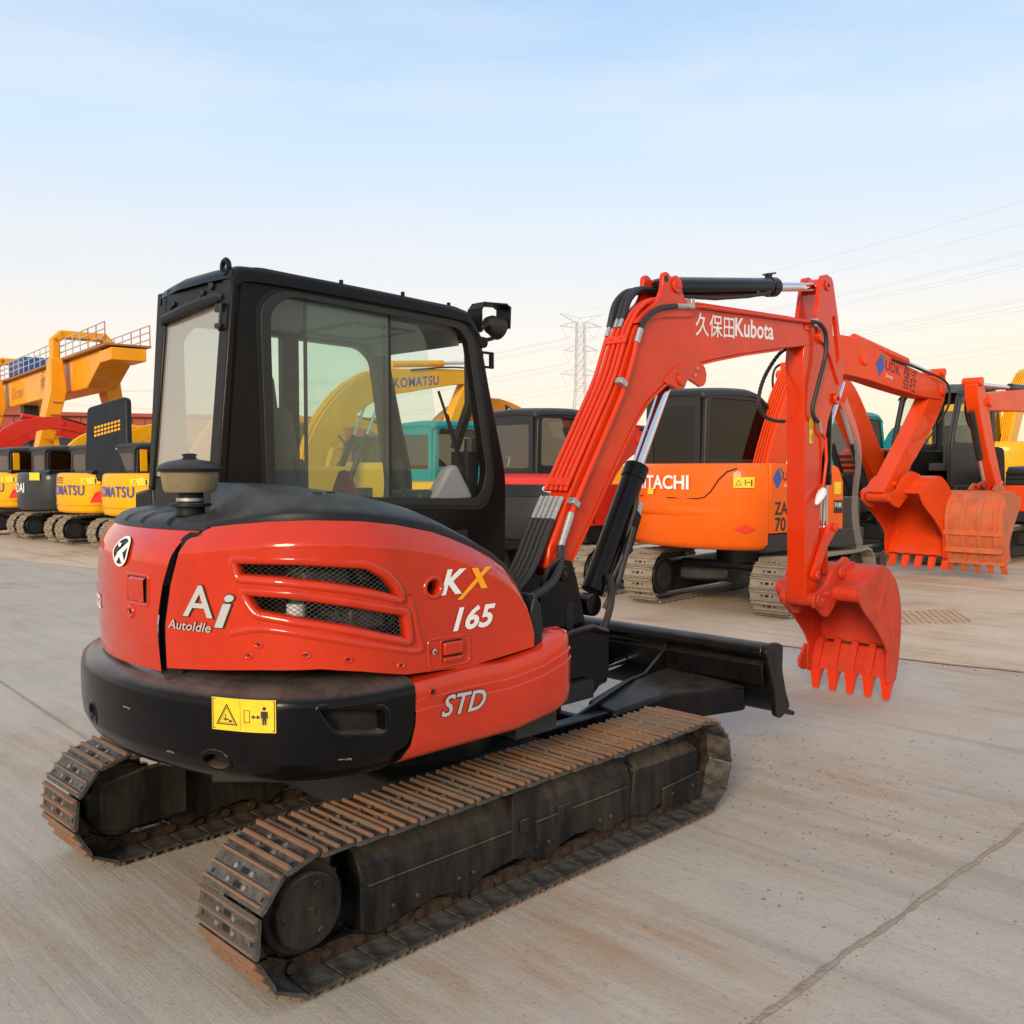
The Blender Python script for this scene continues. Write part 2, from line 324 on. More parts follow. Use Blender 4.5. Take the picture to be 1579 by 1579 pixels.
# ------------------------------------------------------------------ ground
def ground_mat(name, base, warm, seed, streak=R(-46)):
    m = bpy.data.materials.new(name); m.use_nodes = True
    n = m.node_tree; b = n.nodes['Principled BSDF']; lk = n.links.new
    b.inputs['Roughness'].default_value = 0.75; b.inputs['Specular IOR Level'].default_value = 0.35
    g = n.nodes.new('ShaderNodeNewGeometry')
    def noise(scale, det=8, rough=0.6, rot=0.0, sc_=(1, 1, 1), off=(0, 0, 0)):
        mp = n.nodes.new('ShaderNodeMapping'); mp.vector_type = 'TEXTURE'; mp.inputs['Scale'].default_value = tuple(1 / q for q in sc_); mp.inputs['Rotation'].default_value = (0, 0, rot); mp.inputs['Location'].default_value = off
        nz = n.nodes.new('ShaderNodeTexNoise'); nz.inputs['Scale'].default_value = scale; nz.inputs['Detail'].default_value = det; nz.inputs['Roughness'].default_value = rough
        lk(g.outputs['Position'], mp.inputs[0]); lk(mp.outputs[0], nz.inputs['Vector']); return nz.outputs[0]
    def rng(x, a, b_, lo=0.0, hi=1.0):
        r = n.nodes.new('ShaderNodeMapRange'); r.inputs[1].default_value = a; r.inputs[2].default_value = b_; r.inputs[3].default_value = lo; r.inputs[4].default_value = hi; lk(x, r.inputs[0]); return r.outputs[0]
    def mix(f, a, col, kind='MIX'):
        x = n.nodes.new('ShaderNodeMix'); x.data_type = 'RGBA'; x.blend_type = kind; lk(f, x.inputs[0])
        if isinstance(a, tuple): x.inputs[6].default_value = (*a, 1)
        else: lk(a, x.inputs[6])
        x.inputs[7].default_value = (*col, 1); return x.outputs[2]
    def mul(a, b_):
        x = n.nodes.new('ShaderNodeMath'); x.operation = 'MULTIPLY'; lk(a, x.inputs[0]); lk(b_, x.inputs[1]); return x.outputs[0]
    c = mix(rng(noise(0.35, 6, off=(seed, 0, 0)), 0.35, 0.68), base, warm)
    c = mix(rng(noise(1.3, 10, 0.7, off=(3, seed, 0)), 0.48, 0.75, 0, 0.45), c, tuple(k * 0.7 for k in base))
    # brushed streaks and tyre-polished lanes
    c = mix(rng(noise(2.2, 8, 0.7, streak, (0.18, 3.2, 1)), 0.48, 0.74, 0, 0.4), c, (0.30, 0.27, 0.235))
    c = mix(rng(noise(1.1, 6, 0.6, streak, (0.12, 2.0, 1), (9, 4, 0)), 0.56, 0.74, 0, 0.5), c, (0.19, 0.18, 0.17))
    # rusty soil smears
    c = mix(mul(rng(noise(0.55, 4, off=(1.7, 2.9, 0)), 0.50, 0.62), rng(noise(3.0, 8, 0.75, streak, (0.3, 2.4, 1)), 0.40, 0.60, 0, .8)), c, (0.39, 0.255, 0.155))
    # soil dragged off the front track, fading outwards
    for cx, cy, rad, kk in ((1.75, 5.1, 1.5, .75), (.35, 3.5, .7, .5), (4.6, 7.7, .8, .7)):
        dn = n.nodes.new('ShaderNodeVectorMath'); dn.operation = 'DISTANCE'; dn.inputs[1].default_value = (cx, cy, 0); lk(g.outputs['Position'], dn.inputs[0])
        c = mix(mul(rng(dn.outputs['Value'], rad, rad * .2, 0, 1), rng(noise(2.4, 9, 0.75, streak, (0.35, 2.2, 1), (cx, 7, 0)), 0.42, 0.66, 0, kk)), c, (0.37, 0.225, 0.125))
    # pale scrapes, fine speckle
    c = mix(rng(noise(6.0, 3, 0.5, R(35), (0.12, 5, 1), (5, 5, 0)), 0.70, 0.76, 0, 0.4), c, (0.56, 0.52, 0.47))
    c = mix(rng(noise(26, 6, 0.75), 0.55, 0.70, 0, 0.45), c, (0.19, 0.175, 0.16))
    c = mix(rng(noise(60, 3, 0.6, off=(4, 4, 0)), 0.64, 0.70, 0, 0.55), c, (0.12, 0.1, 0.09))
    lk(c, b.inputs['Base Color'])
    bp = n.nodes.new('ShaderNodeBump'); bp.inputs['Strength'].default_value = 0.35; bp.inputs['Distance'].default_value = 0.012
    lk(noise(40, 8, 0.75), bp.inputs['Height'])
    bp2 = n.nodes.new('ShaderNodeBump'); bp2.inputs['Strength'].default_value = 0.25; bp2.inputs['Distance'].default_value = 0.03
    lk(noise(2.2, 8, 0.7, streak, (0.25, 6, 1)), bp2.inputs['Height']); lk(bp.outputs[0], bp2.inputs['Normal']); lk(bp2.outputs[0], b.inputs['Normal'])
    return m
M['conc'] = ground_mat('worn_concrete', (0.445, 0.395, 0.335), (0.515, 0.445, 0.36), 0.0)
M['conc2'] = ground_mat('far_concrete', (0.60, 0.48, 0.355), (0.66, 0.51, 0.355), 4.0, R(-46))
M['dirt'] = mat('joint_dirt', (0.36, 0.285, 0.21), 0.95, var=0.5, vscale=18, col2=(0.25, 0.2, 0.155), bump=0.8, bscale=60)
g = MB().add([(-900, -300, 0), (900, -300, 0), (900, 1500, 0), (-900, 1500, 0)], [(0, 1, 2, 3)]).build('ground', M['conc'], smooth=None)
tag(g, 'worn grey concrete yard ground', 'ground', kind='structure')
# paler older slab field further back, a thin sheet with a ragged near edge
edge = []
for i in range(61):
    t = i / 60; x = lerp(-30, 14, t); y = 11.7 - .72 * x
    edge.append((x, y + random.uniform(-.06, .06), 0.004))
far = edge + [(120, 2, 0.004), (120, 90, 0.004), (-120, 90, 0.004), (-120, 34, 0.004)]
o = MB().add(far, [tuple(range(len(far)))]).build('pavement', M['conc2'], smooth=None)
tag(o, 'pale sandy concrete paving behind the front excavator', 'pavement', kind='structure')
def joint(p, q, wdt, name='joint', z=0.004, seed=1, parent=None, n=90):
    rnd = random.Random(seed); a, b = Vector(p), Vector(q); d = (b - a); nn = Vector((-d.y, d.x)).normalized(); rows = [[], [], []]
    wob = 0.0
    for i in range(n + 1):
        c = a + d * (i / n); wob = wob * 0.8 + rnd.uniform(-1, 1) * wdt * 0.25
        w1, w2 = wdt * rnd.uniform(.25, 1), wdt * rnd.uniform(.25, 1)
        c = c + nn * wob
        rows[0].append((*(c + nn * w1), z)); rows[1].append((*c, z + 0.003)); rows[2].append((*(c - nn * w2), z))
    return MB().grid(rows).build(name, M['dirt'], parent, smooth=60)
joint((.3, 2.57), (4.3, 6.36), 0.02, seed=3, parent=g)
joint((4.3, 6.36), (6.2, 8.1), 0.02, seed=4, parent=g, z=0.008)
joint((-6.2, 10.1), (-1.9, 5.2), 0.010, seed=5, parent=g)
joint((-9.2, 12.4), (-7.2, 10.15), 0.012, seed=6, parent=g)
joint((0.5, 11.35), (7.0, 6.7), 0.03, seed=8, parent=g, z=0.009)
# loose stones and crumbs
rnd = random.Random(11); mb = MB()
def stone(x, y, r):
    vs = []; k = 5
    for i in range(k):
        a = 2 * math.pi * i / k + rnd.uniform(-.3, .3); vs.append((x + r * rnd.uniform(.7, 1.2) * math.cos(a), y + r * rnd.uniform(.7, 1.2) * math.sin(a), rnd.uniform(0.0, .2) * r))
    vs.append((x + rnd.uniform(-.3, .3) * r, y + rnd.uniform(-.3, .3) * r, r * rnd.uniform(.5, .9)))
    mb.add(vs, [(i, (i + 1) % k, k) for i in range(k)])
for i in range(900):
    x = rnd.gauss(1.75, .75); y = rnd.gauss(5.3, .75)
    stone(x, y, rnd.choice((.003, .004, .005, .006, .009)))
for i in range(260):
    x = rnd.uniform(-4, 6); y = rnd.uniform(2.2, 11); stone(x, y, rnd.choice((.003, .005, .006, .01)))
for i in range(420):
    t = rnd.random(); x = lerp(.3, 4.3, t) + rnd.gauss(0, .03); y = lerp(2.57, 6.36, t) + rnd.gauss(0, .03); stone(x, y, rnd.choice((.002, .003, .005)))
for i in range(260):
    x = rnd.uniform(1.5, 8); y = 11.7 - .72 * x + rnd.gauss(0, .12); stone(x, y, rnd.choice((.005, .01, .016)))
M['pebble'] = mat('pebble', (0.26, 0.21, 0.165), 0.9, var=0.6, vscale=1.7, col2=(0.11, 0.095, 0.08))
tag(mb.build('gravel', M['pebble'], smooth=None), 'loose crumbs of gravel and soil scattered on the concrete', 'gravel', kind='stuff')
# tan track-mark patch on the concrete, its ribs laid as thin rods
mb = MB()
for i in range(14): mb.tube([(4.55 + i * .09, 11.9 + i * .02, .008), (4.3 + i * .09, 10.9 + i * .02, .008)], .009, 4)
for i in range(8): mb.tube([(4.55 - i * .035, 11.9 - i * .14, .012), (5.72 - i * .035, 12.16 - i * .14, .012)], .006, 4)
M['tan'] = mat('tan_track_mark', (0.46, 0.33, 0.22), .9, var=.4, vscale=8); o = mb.build('track_mark_patch', M['tan'], smooth=None); tag(o, 'flat tan ribbed track-mark patch on the concrete right of the red bucket', 'track mark')

# ================================================================== the red excavator in front
X0 = empty('crawler_excavator', (-0.52, 4.73, 0), 45, 'large red and black crawler excavator with black cab standing in front', 'excavator', 'excavators in the yard')
class Out:
    """plan outline of the tail: s runs from the front (x0) back along the right side, round the tail and up the left side"""
    def __init__(s, Rr, Ys, r, x0=0.2, fr=0.0):
        s.R, s.Ys, s.r, s.x0, s.fr = Rr, Ys, r, x0, fr
        s.xc = -math.sqrt((Rr - r) ** 2 - (Ys - r) ** 2); s.yc = -(Ys - r); s.L1 = x0 - s.xc
        s.L2 = r * (math.atan2(s.yc, s.xc) + math.pi + 0.0)
        s.a1 = math.atan2(s.yc, s.xc); s.L2 = s.r * abs(-math.pi / 2 - s.a1)
        s.mid = s.L1 + s.L2 + s.R * (math.pi + s.a1)
    def pt(s, t, off=0.0):
        m = t > s.mid
        if m: t = 2 * s.mid - t
        if t < s.fr:
            a = -math.pi / 2 + (s.fr - t) / s.fr * (math.pi / 2) if s.fr else 0
            a = min(a, 0.0)
            p = (s.x0 - s.fr + (s.fr + off) * math.cos(a), -s.Ys + s.fr + (s.fr + off) * math.sin(a))
        elif t < s.L1: p = (s.x0 - t, -s.Ys - off)
        elif t < s.L1 + s.L2:
            a = -math.pi / 2 - (t - s.L1) / s.r; p = (s.xc + (s.r + off) * math.cos(a), s.yc + (s.r + off) * math.sin(a))
        else:
            a = -math.pi / 2 - s.L2 / s.r - (t - s.L1 - s.L2) / s.R; p = ((s.R + off) * math.cos(a), (s.R + off) * math.sin(a))
        return (p[0], -p[1]) if m else p
HO = Out(1.42, .93, .5); CW = Out(1.505, .97, .5); SP = Out(1.505, .97, .5, 0.2, 0.12)
def HP(s, z, off=0.0): p = HO.pt(s, off); return (p[0], p[1], z)
def CP(s, z, off=0.0): p = CW.pt(s, off); return (p[0], p[1], z)

el = lambda s, z, a, b, n=20: [(s + a * math.cos(2 * math.pi * i / n), z + b * math.sin(2 * math.pi * i / n)) for i in range(n)]
# ---- counterweight
zs = [(.66, -.5), (.672, -.3), (.69, -.14), (.715, -.07), (.75, -.03), (.80, -.006), (.86, 0), (.93, .002), (.99, 0), (1.018, -.006), (1.034, -.022), (1.045, -.045), (1.058, -.11), (1.066, -.3)]
send = [(.66, 1.10), (.70, 1.07), (.75, 1.025), (.80, .975), (.85, .953), (1.03, .945), (1.1, .945)]
holes_ = [el(2.55, .845, .05, .045), el(1.737, .79, .062, .036), roundpoly([(1.36, 1.0), (1.08, .965), (1.075, .86), (1.29, .89)], .035)]
rows = []; zs0 = zs; zs = []
for (za, oa), (zb_, ob) in zip(zs0, zs0[1:]):
    k_ = max(1, int((zb_ - za) / .011)) if .74 < za < 1.02 else 1
    zs += [(lerp(za, zb_, q / k_), lerp(oa, ob, q / k_)) for q in range(k_)]
zs.append(zs0[-1]); N = 420; sz_ = []
for z, off in zs:
    s0 = interp(send, z); s1 = 2 * CW.mid - s0
    rows.append([CP(lerp(s0, s1, i / N), z, off) for i in range(N + 1)]); sz_.append([(lerp(s0, s1, i / N), z) for i in range(N + 1)])
fs = []
for j in range(len(rows) - 1):
    for i in range(N):
        cs = (sz_[j][i][0] + sz_[j + 1][i + 1][0]) / 2; cz = (sz_[j][i][1] + sz_[j + 1][i + 1][1]) / 2
        if any(abs(cs - P[0][0]) < .4 and inpoly(cs, cz, P) for P in holes_): continue
        a = j * (N + 1) + i; fs.append((a, a + 1, a + N + 2, a + N + 1))
mb = MB().add([p for r_ in rows for p in r_], fs)
mb.add([rows[j][0] for j in range(len(rows))] + [(-.8, -.3, .66), (-.8, -.3, 1.066)], [tuple(list(range(len(rows))) + [len(rows) + 1, len(rows)])])
mb.add(rows[0], [tuple(range(N + 1))]); mb.add(rows[-1], [tuple(range(N + 1))[::-1]])
cw = mb.build('counterweight', M['black'], X0, smooth=45)
def rim_ring(mapf, poly, wd, hgt, depth=0.03, closed=True):
    """bead along a closed 2d outline (s,z) on a mapped surface"""
    n = len(poly); rows = [[] for _ in range(6)]
    cx = sum(p[0] for p in poly) / n; cy = sum(p[1] for p in poly) / n
    for i in range(n):
        a, b = Vector(poly[i - 1]), Vector(poly[(i + 1) % n]); d = (b - a).normalized(); nn = Vector((d.y, -d.x))
        p = Vector(poly[i])
        for k, (o_, h_) in enumerate(((wd, -.004), (wd * .7, hgt * .8), (wd * .2, hgt), (-wd * .5, hgt * .6), (-wd * .8, -.004), (-wd * .9, -depth))):
            q = p + nn * o_; rows[k].append(mapf(q.x, q.y, h_))
    return MB().grid(rows, True)
def poly_ccw(P):
    a = sum(P[i - 1][0] * P[i][1] - P[i][0] * P[i - 1][1] for i in range(len(P)))
    return P if a > 0 else P[::-1]
def disc_on(mapf, s, z, rs, rz, off, m, name, parent, n=20, dome=0.0):
    vs = [mapf(s + rs * math.cos(2 * math.pi * i / n), z + rz * math.sin(2 * math.pi * i / n), off) for i in range(n)] + [mapf(s, z, off + dome)]
    return MB().add(vs, [(i, (i + 1) % n, n) for i in range(n)]).build(name, m, parent, smooth=60)
def patch(mapf, s0, s1, z0, z1, off, m, name, parent, n=8, poly=None):
    rows = [[mapf(lerp(s0, s1, i / n), z, off) for i in range(n + 1)] for z in (z0, z1)]
    return MB().grid(rows).build(name, m, parent, smooth=60)
# hollows in the counterweight: lifting holes and the side light recess
def hollow(mapf, poly, depth, name, parent, m, rim=0.012, hgt=0.006, pitm='pit', deep=False):
    poly = poly_ccw(poly)
    o = rim_ring(mapf, poly, rim, hgt, depth if deep else 0.004).build(name, m, parent, smooth=60)
    n = len(poly); cx = sum(p[0] for p in poly) / n; cy = sum(p[1] for p in poly) / n
    vs = [mapf(p[0], p[1], -depth + .004 if deep else .0025) for p in poly]
    MB().add(vs, [tuple(range(n))]).build('opening', M[pitm], o, smooth=None)
    return o
CPp = lambda s, z, o_=0.0: CP(s, z, interp(zs, z) + o_)
hollow(CPp, holes_[0], .06, 'tie_down_hole', cw, M['black'], .01, .003, deep=True)
hollow(CPp, holes_[1], .05, 'lifting_hole', cw, M['black'], .012, .004, deep=True)
hollow(CPp, holes_[2], .055, 'lamp_recess', cw, M['black'], .014, .004, deep=True)
rs_ = random.Random(21)
for s_, z_, l_ in ((1.62, .705, .16), (1.50, .70, .10), (1.40, .703, .06), (2.2, .93, .05), (1.95, .80, .04), (1.25, .80, .05), (2.05, .72, .08)):
    up = [(s_ + l_ * (.5 - k / 8), z_ + rs_.uniform(.001, .006)) for k in range(9)]; dn_ = [(p[0], p[1] - rs_.uniform(.003, .009)) for p in up[::-1]]
    MB().add([CPp(p[0], p[1], .0022) for p in up + dn_], [tuple(range(18))]).build('paint_scuff', M['scuff'], cw, smooth=None)
# warning sticker
st = patch(CP, 1.739, 1.49, .912, 1.028, .004, M['yellow_v'], 'warning_sticker', cw, 14)
def dec(poly, off, m, par, mapf=CP, nm='pictogram'):
    return MB().add([mapf(p[0], p[1], off) for p in poly], [tuple(range(len(poly)))]).build(nm, m, par, smooth=None)
def frame_dec(outer, inner, off, m, par, mapf=CP, nm='pictogram'):
    n = len(outer); vs = [mapf(p[0], p[1], off) for p in outer + inner]
    return MB().add(vs, [(i, (i + 1) % n, n + (i + 1) % n, n + i) for i in range(n)]).build(nm, m, par, smooth=None)
def rect(a, b, c, d): return [(a, c), (b, c), (b, d), (a, d)]
frame_dec(rect(1.735, 1.494, .916, 1.024), rect(1.7325, 1.4965, .9185, 1.0215), .0055, M['black_v'], st)
frame_dec(rect(1.622, 1.6205, .918, 1.022), rect(1.6215, 1.621, .92, 1.02), .0055, M['black_v'], st)
tri = lambda c, z, r: [(c + r, z - r * .58), (c - r, z - r * .58), (c, z + r * 1.15)]
frame_dec(tri(1.676, .958, .044), tri(1.676, .958, .037), .0055, M['black_v'], st)
frame_dec(tri(1.676, .958, .032), tri(1.676, .958, .0295), .0055, M['black_v'], st)
dec(rect(1.69, 1.668, .95, .955), .0055, M['black_v'], st); dec(rect(1.682, 1.679, .945, .972), .0055, M['black_v'], st); dec(rect(1.668, 1.655, .943, .95), .0055, M['black_v'], st)
frame_dec(rect(1.607, 1.584, .945, .99), rect(1.605, 1.586, .947, .988), .0055, M['black_v'], st)
dec([(1.58, .967), (1.569, .975), (1.569, .969), (1.557, .969), (1.557, .975), (1.546, .967), (1.557, .959), (1.557, .965), (1.569, .965), (1.569, .959)], .0055, M['black_v'], st)
dec(el(1.531, .998, .0065, .0065, 10), .0055, M['black_v'], st)
dec([(1.543, .988), (1.519, .988), (1.518, .962), (1.521, .962), (1.523, .978), (1.524, .94), (1.5295, .94), (1.5305, .962), (1.5315, .962), (1.5325, .94), (1.538, .94), (1.539, .978), (1.541, .962), (1.544, .962)], .0055, M['black_v'], st)
# lower side panel with lettering
ztop = [(-.1, 1.125), (.08, 1.118), (.25, 1.065), (.45, 1.042), (.67, 1.046), (.94, 1.034)]; zbot = [(-.1, .90), (.0, .86), (.06, .81), (.146, .775), (.39, .742), (.7, .742), (1.06, .742)]
rows = []
for k, (t, off) in enumerate([(-.06, -.07), (0, -.02), (.06, -.002), (.2, .003), (.45, .004), (.62, .006), (.635, .0), (.75, .003), (.765, -.004), (.92, -.006), (.98, -.014), (1.0, -.035), (1.01, -.12)]):
    row = []
    for i in range(61):
        s = lerp(-.07, 1.0, i / 60); zb, zt = interp(zbot, s), interp(ztop, s); zz = lerp(zb, zt, t)
        if s > .94: s = .94 + (s - .94) / .06 * (interp(send, zz) - .94)
        p = SP.pt(s, off); row.append((p[0], p[1], zz))
    rows.append(row)
sp = MB().grid(rows, flip=True).build('lower_side_panel', M['red'], X0, smooth=40)
SPm = lambda s, z, o_=0.0: (*SP.pt(s, o_), z)
sw = lambda s0, z0, off, mapf, dz=0.0: (lambda x, y: mapf(s0 - x, z0 + y + dz * x, off))
text('STD', .078, sw(.825, .882, .0075, SPm, -.03), M['black_v'], sp, 'lettering_outline', .35, .036, 1.12)
text('STD', .078, sw(.825, .882, .009, SPm, -.03), M['silver'], sp, 'lettering', .35, .016, 1.12)
hollow(SPm, el(.865, .985, .011, .011, 12), .05, 'plug_hole', sp, M['red'], .004, .003)
# ---- side panel with grilles
zr = [(.255, 1.20), (.27, 1.25), (.30, 1.32), (.34, 1.372), (.393, 1.42), (.47, 1.468), (.578, 1.517), (.68, 1.555), (.784, 1.588), (.975, 1.626), (1.14, 1.644), (1.33, 1.65), (1.5, 1.645), (1.65, 1.633), (1.773, 1.62), (1.9, 1.605), (3.4, 1.60)]
zb = [(.25, 1.073), (.64, 1.042), (.96, 1.06), (1.15, 1.098), (1.3, 1.118), (1.52, 1.114), (1.96, 1.083), (2.5, 1.055), (3.4, 1.06)]
v_up = [(1.633, 1.508), (1.38, 1.508), (1.127, 1.486), (1.048, 1.445), (.997, 1.393), (.974, 1.342), (1.13, 1.386), (1.277, 1.414), (1.444, 1.434), (1.612, 1.441)]
v_lo = [(1.594, 1.395), (1.402, 1.387), (1.191, 1.351), (.956, 1.295), (.939, 1.18), (1.07, 1.216), (1.192, 1.251), (1.403, 1.293), (1.536, 1.313), (1.57, 1.35)]
vents = [roundpoly(poly_ccw(v), .018, 3) for v in (v_up, v_lo)]
hole = el(.823, 1.378, .041, .037)
def sgap(z): return interp([(1.08, 1.965), (1.24, 1.972), (1.4, 1.935), (1.57, 1.868), (1.617, 1.775), (1.64, 1.74)], z)
def face_off(s, z):
    # crease below the top edge, shallow groove around the emblem field
    t = interp(zr, s); d = t - z; k = 0.0
    if d < .085: k -= .055 * ((.085 - d) / .085) ** 1.3
    return k
ss = [lerp(.26, 1.97, i / 210) for i in range(211)]; NT = 60; rows = []
for j in range(NT + 1):
    row = []
    for s in ss:
        z = lerp(interp(zb, s), interp(zr, s), j / NT); s2 = min(s, sgap(z)) if s > 1.7 else s
        row.append((s2, z))
    rows.append(row)
mb = MB(); idx = {}; vs = []; fs = []
for j, row in enumerate(rows):
    for i, (s, z) in enumerate(row): vs.append(HP(s, z, face_off(s, z)))
nu = len(ss)
for j in range(NT):
    for i in range(nu - 1):
        cs = (rows[j][i][0] + rows[j + 1][i + 1][0]) / 2; cz = (rows[j][i][1] + rows[j + 1][i + 1][1]) / 2
        if any(inpoly(cs, cz, P) for P in vents) or inpoly(cs, cz, hole): continue
        a = j * nu + i; fs.append((a + nu, a + nu + 1, a + 1, a))
side = MB().add(vs, fs).build('side_panel', M['red'], X0, smooth=50)
for P in vents:
    r_ = rim_ring(HP, P, .02, .011, .03).build('grille_rim', M['red'], side, smooth=60)
    gm = MB(); 
    for sgn in (1, -1):
        c0 = -4.0
        while c0 < 4.5:
            # line z = c0 + sgn*0.62*s
            xs = []
            for i in range(len(P)):
                (x1, y1), (x2, y2) = P[i - 1], P[i]; f1, f2 = y1 - c0 - sgn * .62 * x1, y2 - c0 - sgn * .62 * x2
                if (f1 > 0) != (f2 > 0): xs.append(lerp(x1, x2, f1 / (f1 - f2)))
            xs.sort()
            for a, b in zip(xs[::2], xs[1::2]):
                m_ = max(1, int((b - a) / .12))
                gm.tube([HP(lerp(a, b, q / m_), c0 + sgn * .62 * lerp(a, b, q / m_), -.014) for q in range(m_ + 1)], .0013, 3)
            c0 += .0165
    tag(gm.build('grille_mesh', M['engine'], side, smooth=None), kind='stuff')
# raised surround below the grilles
sur = smoothpoly([(1.64, 1.24), (1.5, 1.262), (1.3, 1.232), (1.1, 1.185), (.93, 1.143), (.885, 1.15), (.90, 1.2), (.925, 1.3), (.945, 1.36)], 4)
rows = [[], [], [], []]
for i, p in enumerate(sur):
    a, b = Vector(sur[max(0, i - 1)]), Vector(sur[min(len(sur) - 1, i + 1)]); d = (b - a).normalized(); nn = Vector((-d.y, d.x))
    for k, (o_, h_) in enumerate(((.016, -.002), (.004, .008), (-.004, .008), (-.016, -.002))): q = Vector(p) + nn * o_; rows[k].append(HP(q.x, q.y, h_))
MB().grid(rows).build('panel_ridge', M['red'], side, smooth=70)
for s, z in ((1.525, 1.206), (1.566, 1.164), (1.352, 1.17), (1.202, 1.146), (.985, 1.098)):
    rim_ring(HP, el(s, z, .014, .009, 12), .006, .006, .002).build('clip_dimple', M['red'], side, smooth=60); disc_on(HP, s, z, .006, .005, .003, M['dark'], 'clip', side, 8)
rim_ring(HP, el(.823, 1.378, .041, .037), .011, .007, .05).build('hole_rim', M['red'], side, smooth=60)
# engine bay behind the openings
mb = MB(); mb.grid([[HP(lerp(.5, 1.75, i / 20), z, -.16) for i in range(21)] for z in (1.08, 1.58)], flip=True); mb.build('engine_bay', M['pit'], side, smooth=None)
mb = MB(); rnd = random.Random(5)
for i in range(26):
    s = rnd.uniform(1.0, 1.6); z = rnd.uniform(1.2, 1.5); p = Vector(HP(s, z, -.11)); q = Vector(HP(s + rnd.uniform(-.12, .12), z + rnd.uniform(-.06, .06), -.10)); mb.tube([p, (p + q) / 2 + Vector((0, 0, rnd.uniform(-.02, .02))), q], rnd.uniform(.004, .012), 6)
tag(mb.build('engine_pipes', M['engine'], side, smooth=40), kind='stuff')
MB().box(HP(1.3, 1.43, -.12), (.2, .1, .07)).build('engine_block', M['engine'], side, bevel=.01); MB().box(HP(1.1, 1.28, -.12), (.16, .1, .09)).build('engine_block', M['engine'], side, bevel=.01)
MB().cyl(HP(1.405, 1.27, -.085), HP(1.405, 1.345, -.085), .034, n=14).build('oil_filter', M['white'], side, smooth=40, bevel=.006)
MB().cyl(HP(1.405, 1.345, -.085), HP(1.405, 1.362, -.085), .02, n=10).build('filter_cap', M['green_v'], side)
# panel latch
lp = roundpoly(poly_ccw([(.852, 1.175), (.64, 1.172), (.636, 1.062), (.845, 1.062)]), .02)
rim_ring(HP, lp, .006, .005, .002).build('latch_surround', M['red'], side, smooth=60)
hollow(HP, roundpoly(rect(.785, .674, 1.075, 1.166), .01), .03, 'latch_pocket', side, M['red'], .006, .004, 'pit')
mb = MB().box((HO.x0 - .7295, -.93 - .006, 1.132), (.098, .02, .05)); mb.build('latch_handle', M['red'], side, bevel=.006)
mb = MB().box((HO.x0 - .7295, -.93 - .004, 1.088), (.098, .014, .02)); mb.build('latch_lip', M['red'], side, bevel=.005)
disc_on(HP, .823, 1.128, .012, .012, .006, M['zinc'], 'lock', side, 14, .004); disc_on(HP, .823, 1.128, .004, .006, .0105, M['black_v'], 'keyhole', side, 8)
# lettering on the side panel
def skew_text(body, h, s0, z0, m, off, par, sh=.3, b=.0, xs=1.0, dz=-.02, nm='lettering', space=1.0): return text(body, h, sw(s0, z0, off, HP, dz), m, par, nm, sh, b, xs, space)
skew_text('K', .092, .785, 1.348, M['white'], .004, side, .3, .032, 1.2, -.02)
dec([(.705, 1.318), (.678, 1.318), (.516, 1.438), (.55, 1.438)], .004, M['orange_v'], side, HP, 'lettering')
dec([(.628, 1.438), (.594, 1.438), (.54, 1.352), (.575, 1.352)], .0052, M['orange_v'], side, HP, 'lettering')
skew_text('165', .085, .722, 1.199, M['white'], .004, side, .3, .03, 1.27, -.012)
skew_text('A', .115, 1.862, 1.292, M['black_v'], .004, side, .12, .03, 1.25, -.0); skew_text('A', .115, 1.862, 1.292, M['silver'], .0055, side, .12, .012, 1.25, -.0)
skew_text('i', .125, 1.705, 1.262, M['black_v'], .004, side, .3, .04, 1.5, -.0); skew_text('i', .125, 1.705, 1.262, M['silver'], .0055, side, .3, .022, 1.5, -.0)
skew_text('Autoldle', .034, 1.948, 1.238, M['black_v'], .004, side, .25, .022, 1.28, .0); skew_text('Autoldle', .034, 1.948, 1.238, M['silver'], .0055, side, .25, .006, 1.28, .0)
# ---- rear hood
rows = []
S1 = 2 * HO.mid - 1.35
for j in range(25):
    row = []
    for i in range(71):
        z = lerp(interp(zb, 2.3), 1.603, j / 24); s0 = sgap(z) + .035; s = lerp(s0, S1, i / 70)
        row.append(HP(s, z, -.06 * max(0, (z - 1.5) / .1) ** 1.6 + .012 * math.sin(math.pi * min(1, (z - 1.06) / .5))))
    rows.append(row)
rear = MB().grid(rows).build('rear_hood', M['red'], X0, smooth=50)
RP = lambda s, z, o_=0.0: HP(s, z, o_ - .06 * max(0, (z - 1.5) / .1) ** 1.6 + .012 * math.sin(math.pi * min(1, (z - 1.06) / .5)))
MB().grid([[HP(sgap(z) + .0175 + d * (1 if z < 1.4 else .45), z, -.03) for z in [1.06 + .02 * k for k in range(28)]] for d in (-.07, 0, .07)]).build('gap_seal', M['pit'], X0, smooth=None)
